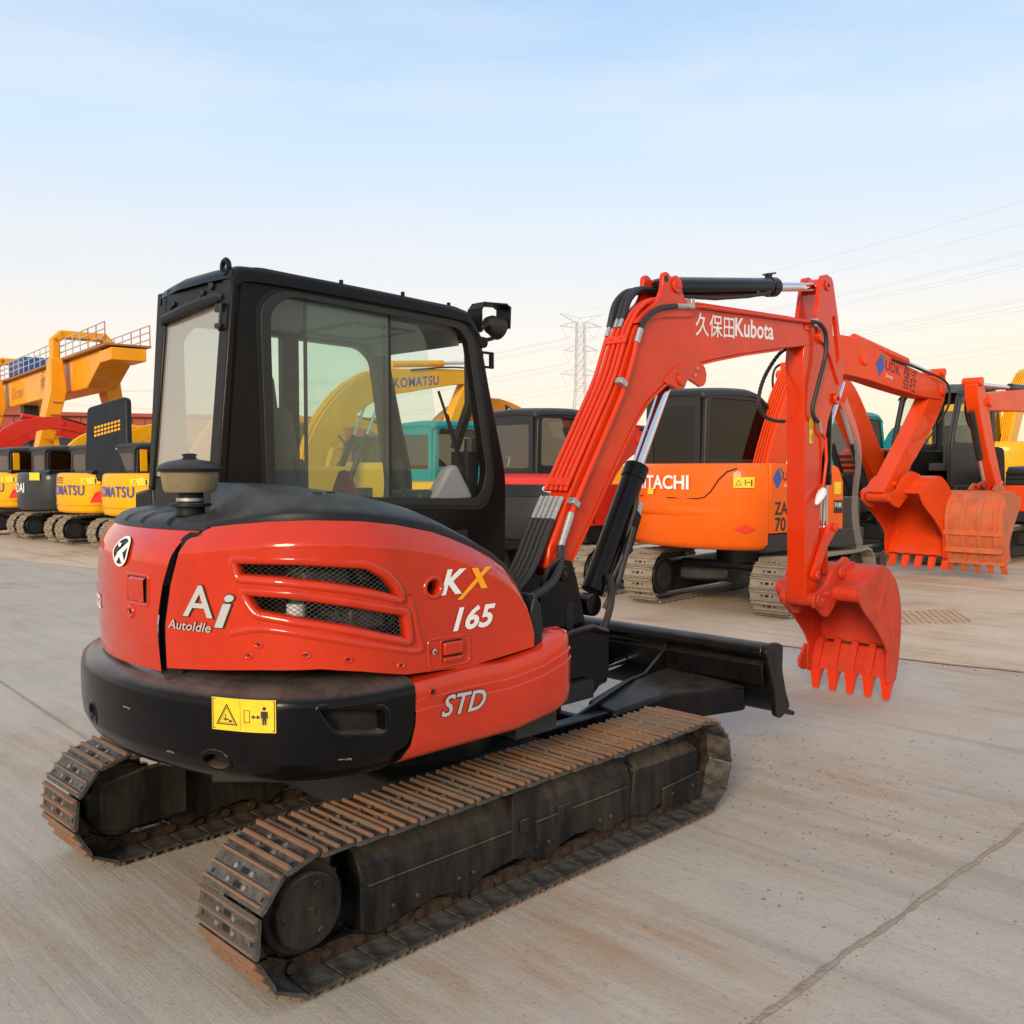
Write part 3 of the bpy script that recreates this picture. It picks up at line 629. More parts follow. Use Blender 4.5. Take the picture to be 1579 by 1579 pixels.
# round emblem
disc_on(RP, 2.285, 1.508, .075, .06, .006, M['black_v'], 'emblem', rear, 28)
frame_dec(el(2.285, 1.508, .075, .06, 28), el(2.285, 1.508, .064, .05, 28), .009, M['white'], rear, RP, 'emblem_ring')
dec([(2.335, 1.54), (2.30, 1.54), (2.305, 1.505), (2.245, 1.55), (2.225, 1.53), (2.285, 1.49), (2.305, 1.47), (2.31, 1.465), (2.335, 1.47)], .009, M['white'], rear, RP, 'emblem_mark')
dec([(2.29, 1.492), (2.262, 1.51), (2.235, 1.47), (2.262, 1.465)], .0095, M['white'], rear, RP, 'emblem_mark')
hollow(RP, roundpoly(rect(2.215, 2.06, 1.315, 1.425), .01), .03, 'latch_pocket', rear, M['red'], .01, .006)
MB().grid([[RP(lerp(2.185, 2.072, i / 4), z, o_) for i in range(5)] for z, o_ in ((1.322, .004), (1.33, .012), (1.41, .016), (1.418, .006))], flip=True).build('latch_handle', M['red'], rear, smooth=40)
hollow(RP, el(2.19, 1.278, .02, .017), .03, 'lock', rear, M['red'], .012, .008)
text('Kubota', .085, lambda x, y: RP(2.90 - x, 1.245 + y, .004), M['white'], rear, 'lettering', 0, .012, .92)
# black cap over the rear hood with grooves
rows = []
for d, z in ((.0, 1.603), (.012, 1.622), (.03, 1.64), (.07, 1.655), (.16, 1.668), (.4, 1.675)):
    rows.append([HP(lerp(1.80 - .0, 2.95, i / 40), z, -.06 - d) for i in range(41)])
cap = MB().grid(rows).build('rear_cap', M['cover'], X0, smooth=50)
for s in (2.05, 2.27, 2.47):
    MB().grid([[HP(s + q, z + .002, -.058 - d) for d, z in ((.008, 1.62), (.03, 1.642), (.07, 1.658), (.16, 1.671))] for q in (-.012, .012)]).build('cap_groove', M['pit'], cap, smooth=60)
# ---- black domed hood cover
def E_(s): return Vector(HP(s, interp(zr, s), -.055))
us = [lerp(.245, 1.80, (i / 70) ** 1.15) for i in range(71)]; rows = []
prof = [(0, 0), (.0, .02), (.012, .036), (.05, .05), (.12, .07), (.25, .095), (.45, .118), (.7, .13), (1, .13)]
for t, h in prof:
    row = []
    for s in us:
        p = E_(s); q = E_(s + .02) - E_(max(.22, s - .02)); nx = q.z; nz = -q.x
        if s > .9: nx, nz = 0, 1
        l = math.hypot(nx, nz) or 1; n_ = Vector((nx / l, 0, nz / l))
        if n_.z < 0: n_ = -n_
        if s < .285: n_ = Vector((1, 0, .1)).normalized()
        k = 1.0 if s > .75 else lerp(.42, 1.0, max(0, (s - .25) / .5))
        if s > 1.4: k = lerp(1, .35, (s - 1.4) / .4)
        tgt = Vector((max(p.x, -1.12), -.02, p.z))
        if s > 1.0: tgt.x = lerp(p.x, max(p.x, -1.05), .9)
        c = p.lerp(tgt, t) + n_ * h * k
        row.append(tuple(c))
    rows.append(row)
cov = MB().grid(rows, flip=True).build('hood_cover', M['cover'], X0, smooth=60)
MB().prism([(-.06, 1.06), (.012, 1.06), (.014, 1.18), (.0, 1.24), (-.03, 1.30), (-.06, 1.22)], -.915, -.35).build('front_trim', M['cover'], X0, bevel=.012)
for s, o_ in ((1.25, -.2), (1.18, -.2)): 
    p = E_(s); MB().box((p.x + .05, -.66, 1.745), (.035, .012, .006)).build('cover_clip', M['dark'], cov)
# inner decks so nothing looks hollow
mb = MB(); mb.prism([(x, y) for x, y in [CW.pt(lerp(.4, 2 * CW.mid - .4, i / 40), -.4) for i in range(41)]], .62, .66, 'xy'); mb.bx(-.3, .85, -.5, .9, .62, .72); mb.bx(-.1, .16, -.86, -.1, .66, 1.06)
mb.build('deck', M['dark'], X0)
MB().bx(-1.1, .05, -.85, .0, .72, 1.05).build('engine_deck', M['pit'], X0)
MB().cyl((0, 0, .44), (0, 0, .64), .42, n=40).build('slew_ring', M['frame'], X0)
# ---- air pre-cleaner
pc = MB().lathe([(0, -.0), (.055, 0), (.055, .03), (.08, .035), (.08, .045), (.05, .05), (.05, .09), (.085, .092), (.09, .105), (.0, .105)], (-1.25, -.2, 1.655), n=28).build('air_precleaner', M['cover'], X0, smooth=40)
MB().lathe([(.0, .0), (.093, .0), (.1, .01), (.112, .09), (.0, .09)], (-1.25, -.2, 1.745), n=32).build('dust_bowl', M['bowl'], pc, smooth=40)
MB().lathe([(.12, -.008), (.124, .004), (.112, .02), (.085, .032), (.03, .042), (.0, .043)], (-1.25, -.2, 1.832), n=32).build('bowl_lid', M['cover'], pc, smooth=50)
MB().prism([(-.03, 0), (.03, 0), (.022, .012), (.03, .02), (.01, .024), (-.01, .024), (-.03, .02), (-.022, .012)], -.2 - .008, -.2 + .008).build('wing_nut', M['dark'], pc).location = (-1.25, 0, 1.872)
MB().cyl((-1.25, -.2, 1.71), (-1.25, -.2, 1.722), .053, n=24).build('hose_clamp', M['zinc'], pc)
# ---- cab
cab = empty('cab', (0, 0, 0)); cab.parent = X0
def zx(z): return interp([(1.0, -1.06), (1.66, -1.0), (2.5, -.92), (2.72, -.9)], z)      # rear wall leans
oR = [(-1.02, 1.15), (.73, 1.15), (.74, 1.8), (.545, 2.52), (.50, 2.64), (.40, 2.69), (-.80, 2.725), (-.90, 2.70)]
oR2 = roundpoly(oR, [.01, .02, .1, .05, .06, .08, .06, .03], 5)
iR = [(-.74, 1.70), (.55, 1.655), (.605, 1.80), (.47, 2.52), (.42, 2.575), (.37, 2.595), (-.66, 2.625), (-.76, 2.55)]
iR2 = roundpoly(iR, [.10, .10, .06, .05, .06, .05, .09, .06], 5)
mb = MB(); ring(mb, oR2, iR2, .05, .12); cf = mb.build('cab_frame', M['cabblack'], X0, smooth=35, bevel=.008)
bpy.data.objects.remove(cab); cab = cf
def shrink(P, d):
    c = Vector((sum(p[0] for p in P) / len(P), sum(p[1] for p in P) / len(P))); return [tuple(Vector(p) + (c - Vector(p)).normalized() * d) for p in P]
mb = MB(); ring(mb, shrink(iR2, -.03), shrink(iR2, .022), .044, .05); mb.build('window_seal', M['dark'], cab, bevel=.003)
mb = MB(); ring(mb, shrink(iR2, -.055), shrink(iR2, -.03), .046, .052); mb.build('seal_groove', M['pit'], cab)
# left side frame (door side) with its own opening and B pillar
iL = roundpoly([(-.72, 1.25), (.5, 1.25), (.58, 1.75), (.46, 2.48), (.40, 2.53), (.35, 2.55), (-.66, 2.57), (-.74, 2.5)], [.08] * 8, 5)
mb = MB(); ring(mb, [(max(p[0], -.84 - .1 * (2.7 - p[1]) / 1.5), p[1]) for p in oR2], iL, .88, .95); mb.bx(-.16, -.06, .89, .94, 1.2, 2.6); mb.build('door_frame', M['cabblack'], cab, bevel=.008)
mb = MB(); mb.prism(shrink(iL, .01), .912, .917); mb.build('door_glass', M['glass'], cab, smooth=None)
# roof with rounded edges
rp_ = []
for x, z in smoothpoly([(-.925, 2.655), (-.9, 2.70), (-.80, 2.722), (-.3, 2.715), (.35, 2.69), (.47, 2.655), (.535, 2.57)], 5):
    row = []
    for y, dz in ((.03, -.07), (.032, -.03), (.05, -.005), (.10, .006), (.3, .014), (.55, .016), (.8, .01), (.92, -.004), (.955, -.03), (.96, -.07)): row.append((x + .10 * max(0, (y - .72) / .24) * (1 if x < -.5 else 0), y, z + dz))
    rp_.append(row)
MB().grid(rp_).build('roof', M['cabblack'], cab, smooth=50)
mb = MB(); mb.prism([(-.86, 2.60), (.40, 2.575), (.46, 2.5), (.44, 2.6), (.36, 2.635), (-.84, 2.66)], .13, .87); mb.build('headliner', M['liner'], cab)
mb = MB(); ring(mb, rect(-.12, .28, .28, .78), rect(-.10, .26, .30, .76), 2.565, 2.60, 'xy'); mb.build('roof_hatch', M['cabblack'], cab)
for x, y in ((.02, .06), (-.35, .06), (.36, .1)): MB().cyl((x, y, 2.69), (x, y, 2.722 - .02 * x), .010, n=8).build('roof_bolt', M['cabblack'], cab)
# rear wall: pillars, header, glass, lower wall
def rw(y, z, o_=0.0): return (zx(z) - o_, y, z)
mb = MB()
def rquad(y0, y1, z0, z1, t0=-.03, t1=.0):
    vs = [rw(y, z, o_) for o_ in (t0, t1) for y, z in ((y0, z0), (y1, z0), (y1, z1), (y0, z1))]
    mb.add(vs, [(0, 1, 2, 3), (7, 6, 5, 4), (0, 4, 5, 1), (1, 5, 6, 2), (2, 6, 7, 3), (3, 7, 4, 0)])
rquad(.05, .145, 1.15, 2.70, -.04, .012); rquad(.70, .755, 1.74, 2.66, -.04, .004); rquad(.145, .72, 2.56, 2.70, -.03, .0); rquad(.145, .70, 1.15, 1.80, -.03, -.004)
mb.build('rear_frame', M['cabblack'], cab, bevel=.01)
mb = MB(); rquad(.145, .70, 1.80, 2.565, -.014, -.008); mb.build('rear_window', M['rglass'], cab, smooth=None)
mb = MB(); mb.tube([rw(.13, 2.585, .008), rw(.16, 2.592, .016), rw(.42, 2.575, .022), rw(.68, 2.55, .016), rw(.72, 2.535, .008)], [.014, .022, .024, .022, .014], 8); mb.build('rear_visor', M['dark'], cab)
mb = MB(); mb.prism([(.70, 1.3), (.93, 1.3), (.92, 1.72), (.72, 1.745)], -.99, -.7, 'yz'); mb.bx(-.95, -.80, .72, .90, 1.15, 1.3); mb.build('rear_corner_box', M['cabblack'], cab, bevel=.015)
mb = MB(); mb.prism([(-.90, .75), (-.82, .945), (-.78, .93), (-.86, .74)], 1.74, 2.64, 'xy'); mb.build('left_rear_panel', M['cabblack'], cab)
# rear wall fittings: lifting eye, plugs, hinge bracket
mb = MB(); 
for i in range(16):
    a = 2 * math.pi * i / 16
mb.tube([(-.915 + .0, .115 + .028 * math.cos(2 * math.pi * i / 16), 2.715 + .03 * math.sin(2 * math.pi * i / 16)) for i in range(16)], .012, 6, True); mb.box((-.90, .10, 2.68), (.04, .09, .03)); mb.build('lifting_eye', M['cabblack'], cab)
for y, z, a, b in ((.255, 2.655, .022, .03), (.33, 2.63, .014, .014), (.355, 2.615, .012, .012), (.315, 2.605, .01, .012), (.62, 2.615, .014, .012), (.645, 2.60, .01, .012)):
    MB().cyl(rw(y, z, 0), rw(y, z, .012), a, n=12).build('plug', M['dark'], cab, bevel=.003)
mb = MB(); mb.tube([rw(.115, 2.555, .02), rw(.10, 2.545, .03), rw(.10, 2.45, .03), rw(.12, 2.44, .02)], .008, 6); mb.box(rw(.145, 2.54, .015), (.02, .05, .035)); mb.box(rw(.14, 2.46, .015), (.02, .04, .02)); mb.build('window_hinge', M['dark'], cab)
# side glass panes: fixed rear half and sliding half, overlapping
p1 = roundpoly([(-.75, 1.70), (-.05, 1.69), (-.05, 2.60), (-.66, 2.62), (-.755, 2.54)], [.09, .001, .001, .08, .06]); MB().prism(p1, .078, .083).build('side_window', M['glass'], cab, smooth=None)
p2 = roundpoly([(-.52, 1.69), (.24, 1.67), (.30, 1.9), (.20, 2.52), (.12, 2.60), (-.52, 2.61)], [.001, .03, .1, .1, .06, .001]); MB().prism(p2, .10, .105).build('sliding_window', M['glass'], cab, smooth=None)
mb = MB(); mb.bx(-.529, -.519, .094, .112, 1.69, 2.61); mb.bx(-.055, -.045, .074, .088, 1.69, 2.60); mb.build('window_stile', M['dark'], cab)
mb = MB(); mb.bx(-.70, .50, .07, .12, 1.645, 1.675); mb.build('window_track', M['cabblack'], cab)
# windscreen and its pillars at the front
mb = MB(); fr_ = [(.58, 1.20), (.69, 1.78), (.5, 2.55)]
mb.tube([(.70, .09, 1.2), (.715, .09, 1.78), (.53, .09, 2.55)], .035, 8); mb.tube([(.70, .91, 1.2), (.715, .91, 1.78), (.53, .91, 2.55)], .035, 8); mb.tube([(.53, .09, 2.56), (.53, .91, 2.56)], .035, 8); mb.build('front_pillar', M['cabblack'], cab)
mb = MB(); mb.add([(.72, .1, 1.2), (.72, .9, 1.2), (.73, .9, 1.78), (.73, .1, 1.78), (.55, .9, 2.54), (.55, .1, 2.54)], [(0, 1, 2, 3), (3, 2, 4, 5)]); mb.build('windscreen', M['glass'], cab, smooth=None)
mb = MB(); mb.tube([(.58, .30, 1.95), (.60, .29, 2.02), (.62, .22, 2.2), (.60, .20, 2.5)], .03, 8); mb.tube([(.60, .2, 1.72), (.62, .2, 2.0)], .045, 10); mb.box((.56, .2, 1.8), (.07, .14, .26)); mb.build('wiper_motor', M['dark'], cab)
mb = MB(); mb.tube([(.48, .14, 1.84), (.36, .14, 2.16), (.33, .15, 2.25)], .008, 6); mb.tube([(.50, .15, 1.86), (.40, .16, 2.13)], .007, 6); mb.build('wiper', M['dark'], cab)
# seat, console, levers
seat = MB(); seat.box((-.28, .5, 1.5), (.5, .5, .14)); seat.box((-.5, .5, 1.82), (.13, .48, .62), Matrix.Rotation(R(-10), 3, 'Y')); seat.box((-.56, .5, 2.2), (.1, .28, .2), Matrix.Rotation(R(-8), 3, 'Y'))
seat.build('seat', M['seat'], cab, bevel=.04, seg=3)
mb = MB(); mb.bx(-.5, .1, .16, .26, 1.25, 1.62); mb.bx(-.5, .1, .74, .84, 1.25, 1.62); mb.bx(.2, .62, .15, .42, 1.2, 1.72); mb.build('console', M['dark'], cab, bevel=.02)
mb = MB(); mb.prism([(.26, 1.66), (.56, 1.66), (.55, 1.70), (.44, 1.86), (.38, 1.84), (.28, 1.70)], .12, .2); mb.build('instrument_pod', M['liner'], cab, bevel=.02)
for x, y in ((-.50, .2), (-.10, .80), (.12, .22)):
    mb = MB(); mb.tube([(x + .06, y, 1.55), (x + .03, y, 1.72), (x, y, 1.78)], .011, 8); mb.tube([(x, y, 1.77), (x - .012, y, 1.88)], [.022, .026], 10); mb.build('control_lever', M['dark'], cab)
mb = MB(); mb.lathe([(.0, .0), (.09, .0), (.075, .07), (.05, .15), (.03, .2), (.0, .21)], (.12, .72, 1.62), n=10); mb.build('red_rag', M['clothred'], cab)
MB().bx(-.9, .65, .12, .9, 1.12, 1.2).build('cab_floor', M['dark'], cab)
# work light with guard, mirror bracket
mb = MB(); pth = [(.55, 2.58), (.55, 2.70), (.58, 2.735), (.74, 2.745), (.77, 2.73), (.765, 2.62)]
for a, b in zip(pth, pth[1:]):
    d = Vector((b[0] - a[0], 0, b[1] - a[1])); c = Vector(((a[0] + b[0]) / 2, .10, (a[1] + b[1]) / 2)); mb.box(c, (d.length + .01, .11, .01), Matrix.Rotation(-math.atan2(d.z, d.x), 3, 'Y'))
mb.build('lamp_guard', M['cabblack'], cab)
mb = MB(); mb.lathe([(.0, -.07), (.03, -.07), (.05, -.04), (.062, .02), (.064, .04), (.0, .04)], (0, 0, 0), 'x', 20); wl = mb.build('work_lamp', M['dark'], cab, smooth=50); wl.location = (.70, .10, 2.625); wl.rotation_euler = (0, R(15), 0)
mb = MB(); mb.tube([(.56, .10, 2.55), (.64, .10, 2.545), (.69, .1, 2.56)], .012, 6); mb.tube([(.56, .07, 2.58), (.60, .06, 2.62), (.66, .08, 2.62)], .007, 6); mb.build('lamp_arm', M['dark'], cab)
mb = MB(); ring(mb, rect(.565, .655, 2.385, 2.475), rect(.575, .63, 2.397, 2.463), .06, .075); mb.build('mirror_bracket', M['cabblack'], cab); MB().cyl((.57, .05, 2.52), (.57, .08, 2.52), .03, n=14).build('mirror_mount', M['cabblack'], cab)
mb = MB(); mb.tube([(.735, .05, 1.85), (.735, .03, 1.85), (.745, .03, 1.9), (.745, .05, 1.9)], .004, 5); mb.build('pillar_clip', M['zinc'], cab)

# ---- boom, arm and bucket
YB = -.302; HWB = .074
yr = YB - HWB
boom_poly = [(.70, 1.26), (.62, 1.32), (.635, 1.42), (.78, 1.68), (1.0, 2.02), (1.19, 2.31), (1.27, 2.48), (1.335, 2.62), (1.42, 2.73), (1.55, 2.80), (1.75, 2.83), (1.98, 2.835), (2.5, 2.852), (3.13, 2.88), (3.48, 2.892), (3.58, 2.87), (3.61, 2.80), (3.55, 2.745), (3.32, 2.71), (3.0, 2.665), (2.5, 2.585), (2.18, 2.525), (1.95, 2.475), (1.78, 2.41), (1.60, 2.315), (1.47, 2.225), (1.36, 2.11), (1.24, 1.95), (.96, 1.555), (.80, 1.34), (.76, 1.28)]
boom = MB().prism(boom_poly, YB - HWB, YB + HWB).build('boom', M['boomred'], X0, bevel=.008)
# welded flange edges along the belly
for yy in (yr - .004, YB + HWB - .008):
    pts = [p for p in boom_poly[19:30]]; off = [(p[0] + .012, p[1] - .012) for p in pts]
    MB().prism(pts + off[::-1], yy, yy + .012).build('belly_flange', M['boomred'], boom)
# top ears for the arm cylinder
for yy in (yr - .012, YB + HWB - .018):
    P = smoothpoly([(1.34, 2.66), (1.45, 2.75), (1.55, 2.82), (1.595, 2.90), (1.60, 2.965), (1.625, 2.99), (1.655, 2.985), (1.69, 2.965), (1.73, 2.985), (1.775, 2.965), (1.79, 2.91), (1.84, 2.845), (1.95, 2.815), (1.9, 2.76), (1.6, 2.72)], 3, True)
    e_ = MB().prism(P, yy, yy + .03).build('boom_ear', M['boomred'], boom, bevel=.004)
    sg = -1 if yy < YB else 1; y_ = yy if sg < 0 else yy + .03
    MB().cyl((1.73, y_, 2.925), (1.73, y_ + sg * .014, 2.925), .045, n=24).build('pin_boss', M['boomred'], e_, bevel=.004)
    MB().cyl((1.73, y_ + sg * .014, 2.925), (1.73, y_ + sg * .02, 2.925), .02, n=6).build('pin_bolt', M['pipered'], e_)
    MB().cyl((1.627, y_ + sg * .001, 2.95), (1.627, y_ + sg * .003, 2.95), .018, n=16).build('sling_hole', M['white'] if False else M['dark'], e_)
# belly lug
for yy in (yr - .01, YB + HWB - .012):
    MB().prism(smoothpoly([(1.62, 2.35), (1.70, 2.33), (1.76, 2.31), (1.83, 2.325), (1.87, 2.38), (2.0, 2.34), (2.06, 2.38), (2.05, 2.46), (1.95, 2.50), (1.75, 2.45)], 2, True), yy, yy + .022).build('belly_lug', M['boomred'], boom, bevel=.003)
MB().cyl((1.79, yr - .022, 2.375), (1.79, YB + HWB + .022, 2.375), .04, n=20).build('belly_pin', M['boomred'], boom, bevel=.004)
for q in ((1.93, 2.405), (1.955, 2.45)): MB().cyl((q[0], yr - .02, q[1]), (q[0], yr - .008, q[1]), .01, n=8).build('grease_nipple', M['zinc'], boom)
# arm cylinder
def cylinder(a, b, split, rb, rr, y, nm, par, mt='cabblack'):
    a, b = Vector((a[0], y, a[1])), Vector((b[0], y, b[1])); d = (b - a).normalized(); L_ = (b - a).length; q = a + d * split
    o = MB().cyl(a + d * .08, q, rb, n=24).build(nm, M[mt], par, bevel=.004)
    MB().cyl((a.x, y - .05, a.z), (a.x, y + .05, a.z), rb * .95, n=20).build('end_eye', M[mt], o, bevel=.004)
    MB().cyl(q - d * .06, q + d * .03, rb * 1.1, n=24).build('gland', M[mt], o, bevel=.005)
    MB().cyl(q, b - d * .02, rr, n=20).build('rod', M['chrome'], o, bevel=0)
    MB().cyl((b.x, y - .045, b.z), (b.x, y + .045, b.z), rr * 1.7, n=20).build('rod_eye', M['boomred'], o, bevel=.004)
    return o
ac = cylinder((1.73, 2.925), (3.615, 3.18), 1.27, .062, .032, YB, 'arm_cylinder', X0, 'black')
mb = MB(); mb.box((2.94, YB, 3.155), (.05, .03, .05)); mb.box((2.95, YB, 3.18), (.1, .05, .012), Matrix.Rotation(R(-12), 3, 'Y')); mb.build('cylinder_port', M['dark'], ac)
mb = MB(); mb.tube([(1.78, YB - .04, 2.875), (2.2, YB - .055, 2.91), (2.6, YB - .055, 2.975), (2.85, YB - .05, 3.03)], .012, 6); mb.build('cylinder_pipe', M['dark'], ac)
for x in (2.72, 2.86): MB().cyl((x, YB - .05, 2.99 + (x - 2.72) * .13), (x, YB - .05, 3.03 + (x - 2.72) * .13), .012, n=8).build('pipe_clip', M['dark'], ac)
# boom cylinder
bc = cylinder((1.03, 1.08), (1.775, 2.375), .86, .066, .036, YB, 'boom_cylinder', X0, 'black')
mb = MB(); mb.tube([(1.16, YB - .05, 1.18), (1.22, YB - .085, 1.32), (1.36, YB - .075, 1.6), (1.40, YB - .055, 1.68)], .014, 8); mb.tube([(1.12, YB - .05, 1.05), (1.2, YB - .09, 1.22), (1.32, YB - .09, 1.5)], .018, 8); mb.build('cylinder_hose', M['hose'], bc)
mb = MB(); mb.box((1.385, YB - .075, 1.60), (.035, .03, .09), Matrix.Rotation(R(28), 3, 'Y')); mb.build('hose_fitting', M['zinc'], bc)
mb = MB(); mb.prism([(1.2, 1.30), (1.30, 1.35), (1.40, 1.56), (1.36, 1.60), (1.24, 1.4)], YB - .095, YB - .06); mb.build('cylinder_guard', M['black'], bc, bevel=.006)
# arm (stick)
arm_poly = [(3.42, .86), (3.385, .92), (3.36, 1.74), (3.335, 2.38), (3.31, 2.62), (3.33, 2.74), (3.42, 2.80), (3.55, 2.85), (3.66, 2.80), (3.76, 2.70), (3.84, 2.60), (3.85, 2.47), (3.82, 2.40), (3.71, 2.20), (3.62, 1.91), (3.59, 1.4), (3.57, .95), (3.53, .86)]
arm = MB().prism(arm_poly, YB - .072, YB + .072).build('arm', M['boomred'], X0, bevel=.006)
def slit(outer, inner):
    """outline with a hole, joined by a slit"""
    i0 = min(range(len(inner)), key=lambda i: (Vector(inner[i]) - Vector(outer[0])).length)
    inn = inner[i0:] + inner[:i0]; inn = inn[::-1] if sum(inner[i - 1][0] * inner[i][1] - inner[i][0] * inner[i - 1][1] for i in range(len(inner))) * sum(outer[i - 1][0] * outer[i][1] - outer[i][0] * outer[i - 1][1] for i in range(len(outer))) > 0 else inn
    return outer + [outer[0]] + [inn[-1]] + inn if False else outer + [outer[0], inn[0]] + inn[1:] + [inn[0]]
earo = [(3.50, 2.80), (3.47, 2.95), (3.53, 3.20), (3.56, 3.245), (3.62, 3.26), (3.695, 3.245), (3.72, 3.21), (3.80, 2.98), (3.90, 2.63), (3.90, 2.52), (3.84, 2.47), (3.78, 2.55), (3.70, 2.66), (3.62, 2.74)]
eari = roundpoly([(3.71, 2.97), (3.765, 2.97), (3.84, 2.66), (3.80, 2.60), (3.745, 2.68)], .03, 3)
for yy in (YB - .087, YB + .057):
    e_ = MB().prism(slit(earo, eari), yy, yy + .03).build('arm_ear', M['boomred'], arm, smooth=None)
    sg = -1 if yy < YB else 1; y_ = yy if sg < 0 else yy + .03
    MB().cyl((3.62, y_, 3.18), (3.62, y_ + sg * .014, 3.18), .038, n=20).build('pin_boss', M['boomred'], e_, bevel=.004)
    MB().cyl((3.62, y_ + sg * .014, 3.18), (3.62, y_ + sg * .018, 3.18), .014, n=6).build('pin_bolt', M['dark'], e_)
    MB().cyl((3.80, y_ - sg * .01, 2.36), (3.80, y_ + sg * .012, 2.36), .045, n=20).build('pin_boss', M['boomred'], e_, bevel=.004)
    MB().cyl((3.80, y_ + sg * .012, 2.36), (3.80, y_ + sg * .016, 2.36), .015, n=6).build('pin_bolt', M['dark'], e_)
MB().cyl((3.54, YB - .10, 2.80), (3.54, YB + .10, 2.80), .045, n=20).build('boom_arm_pin', M['boomred'], arm, bevel=.004)
mb = MB(); mb.box((3.36, yr - .004, 2.86), (.09, .012, .07)); mb.build('boom_tip_plate', M['boomred'], boom, bevel=.006); MB().cyl((3.36, yr - .018, 2.86), (3.36, yr - .008, 2.86), .012, n=8).build('plate_bolt', M['boomred'], boom)
# bucket cylinder in front of the arm, tipping links
bk = cylinder((3.80, 2.36), (3.80, 1.36), .62, .05, .028, YB, 'bucket_cylinder', X0, 'black')
for yy in (YB - .105, YB + .08):
    P = smoothpoly([(3.43, 1.06), (3.47, 1.015), (3.525, 1.035), (3.56, 1.10), (3.66, 1.25), (3.79, 1.36), (3.80, 1.42), (3.74, 1.44), (3.69, 1.40), (3.58, 1.28), (3.49, 1.15)], 3, True)
    t_ = MB().prism(P, yy, yy + .026).build('tipping_link', M['boomred'], X0, bevel=.004); sg = -1 if yy < YB else 1; y_ = yy if sg < 0 else yy + .026
    for q in ((3.485, 1.055), (3.755, 1.395)): MB().cyl((q[0], y_, q[1]), (q[0], y_ + sg * .02, q[1]), .032, n=18).build('link_pin', M['boomred'], t_, bevel=.004)
mb = MB(); mb.tube([(3.755, YB, 1.395), (3.80, YB, 1.2), (3.80, YB, 1.04)], .035, 8); mb.build('bucket_link', M['boomred'], X0)
# warning sticker on the arm, hoses, wrapped coupling
MBs = MB().add([(3.41, YB - .0745, 2.02), (3.465, YB - .0745, 2.02), (3.465, YB - .0745, 2.20), (3.41, YB - .0745, 2.20)], [(0, 1, 2, 3)]).build('warning_sticker', M['yellow_v'], arm, smooth=None)
Ym = lambda x, z, o_=0.0: (x, YB - .0745 - o_, z)
frame_dec([(3.413, 2.125), (3.462, 2.125), (3.4375, 2.178)], [(3.419, 2.129), (3.456, 2.129), (3.4375, 2.168)], .001, M['black_v'], MBs, Ym); dec(rect(3.434, 3.441, 2.135, 2.153), .001, M['black_v'], MBs, Ym); dec(rect(3.414, 3.461, 2.112, 2.1135), .001, M['black_v'], MBs, Ym)
dec(rect(3.42, 3.423, 2.04, 2.09), .001, M['black_v'], MBs, Ym); dec(rect(3.428, 3.44, 2.062, 2.066), .001, M['black_v'], MBs, Ym); dec(rect(3.445, 3.457, 2.03, 2.085), .001, M['black_v'], MBs, Ym); dec(el(3.451, 2.093, .005, .005, 8), .001, M['black_v'], MBs, Ym)
def ribbed(path, r, k=6):
    P = smoothpoly(path, k); return MB().tube(P, [r * (1.0 if i % 2 else .86) for i in range(len(P))], 8)
ribbed([(3.36, yr - .03, 2.885), (3.45, yr - .05, 2.875), (3.52, yr - .06, 2.81), (3.53, yr - .055, 2.66), (3.45, yr - .045, 2.45), (3.40, yr - .03, 2.28), (3.42, yr - .03, 2.21), (3.50, yr - .02, 2.18)], .017, 10).build('arm_hose', M['hose'], X0)
ribbed([(3.42, YB + .05, 2.74), (3.30, YB + .10, 2.68), (3.18, YB + .13, 2.55), (3.08, YB + .13, 2.42), (3.05, YB + .13, 2.30), (3.10, YB + .12, 2.22), (3.2, YB + .10, 2.185), (3.33, YB + .08, 2.18)], .015, 10).build('arm_hose', M['hose'], X0)
mb = MB(); mb.cyl((3.50, yr - .02, 2.20), (3.55, yr - .02, 2.10), .014, n=8); mb.build('hose_fitting', M['zinc'], X0)
mb = MB(); mb.tube([(3.55, yr - .02, 2.10), (3.62, yr - .02, 2.06), (3.64, yr - .02, 1.9), (3.61, yr - .015, 1.72), (3.55, yr - .02, 1.66)], .012, 8); mb.build('arm_pipe', M['pipered'], X0)
mb = MB(); mb.tube([(3.58, yr - .03, 1.68), (3.54, yr - .04, 1.655), (3.49, yr - .045, 1.62), (3.45, yr - .04, 1.575)], [.02, .034, .03, .012], 8); mb.build('wrapped_coupling', M['white'], X0)
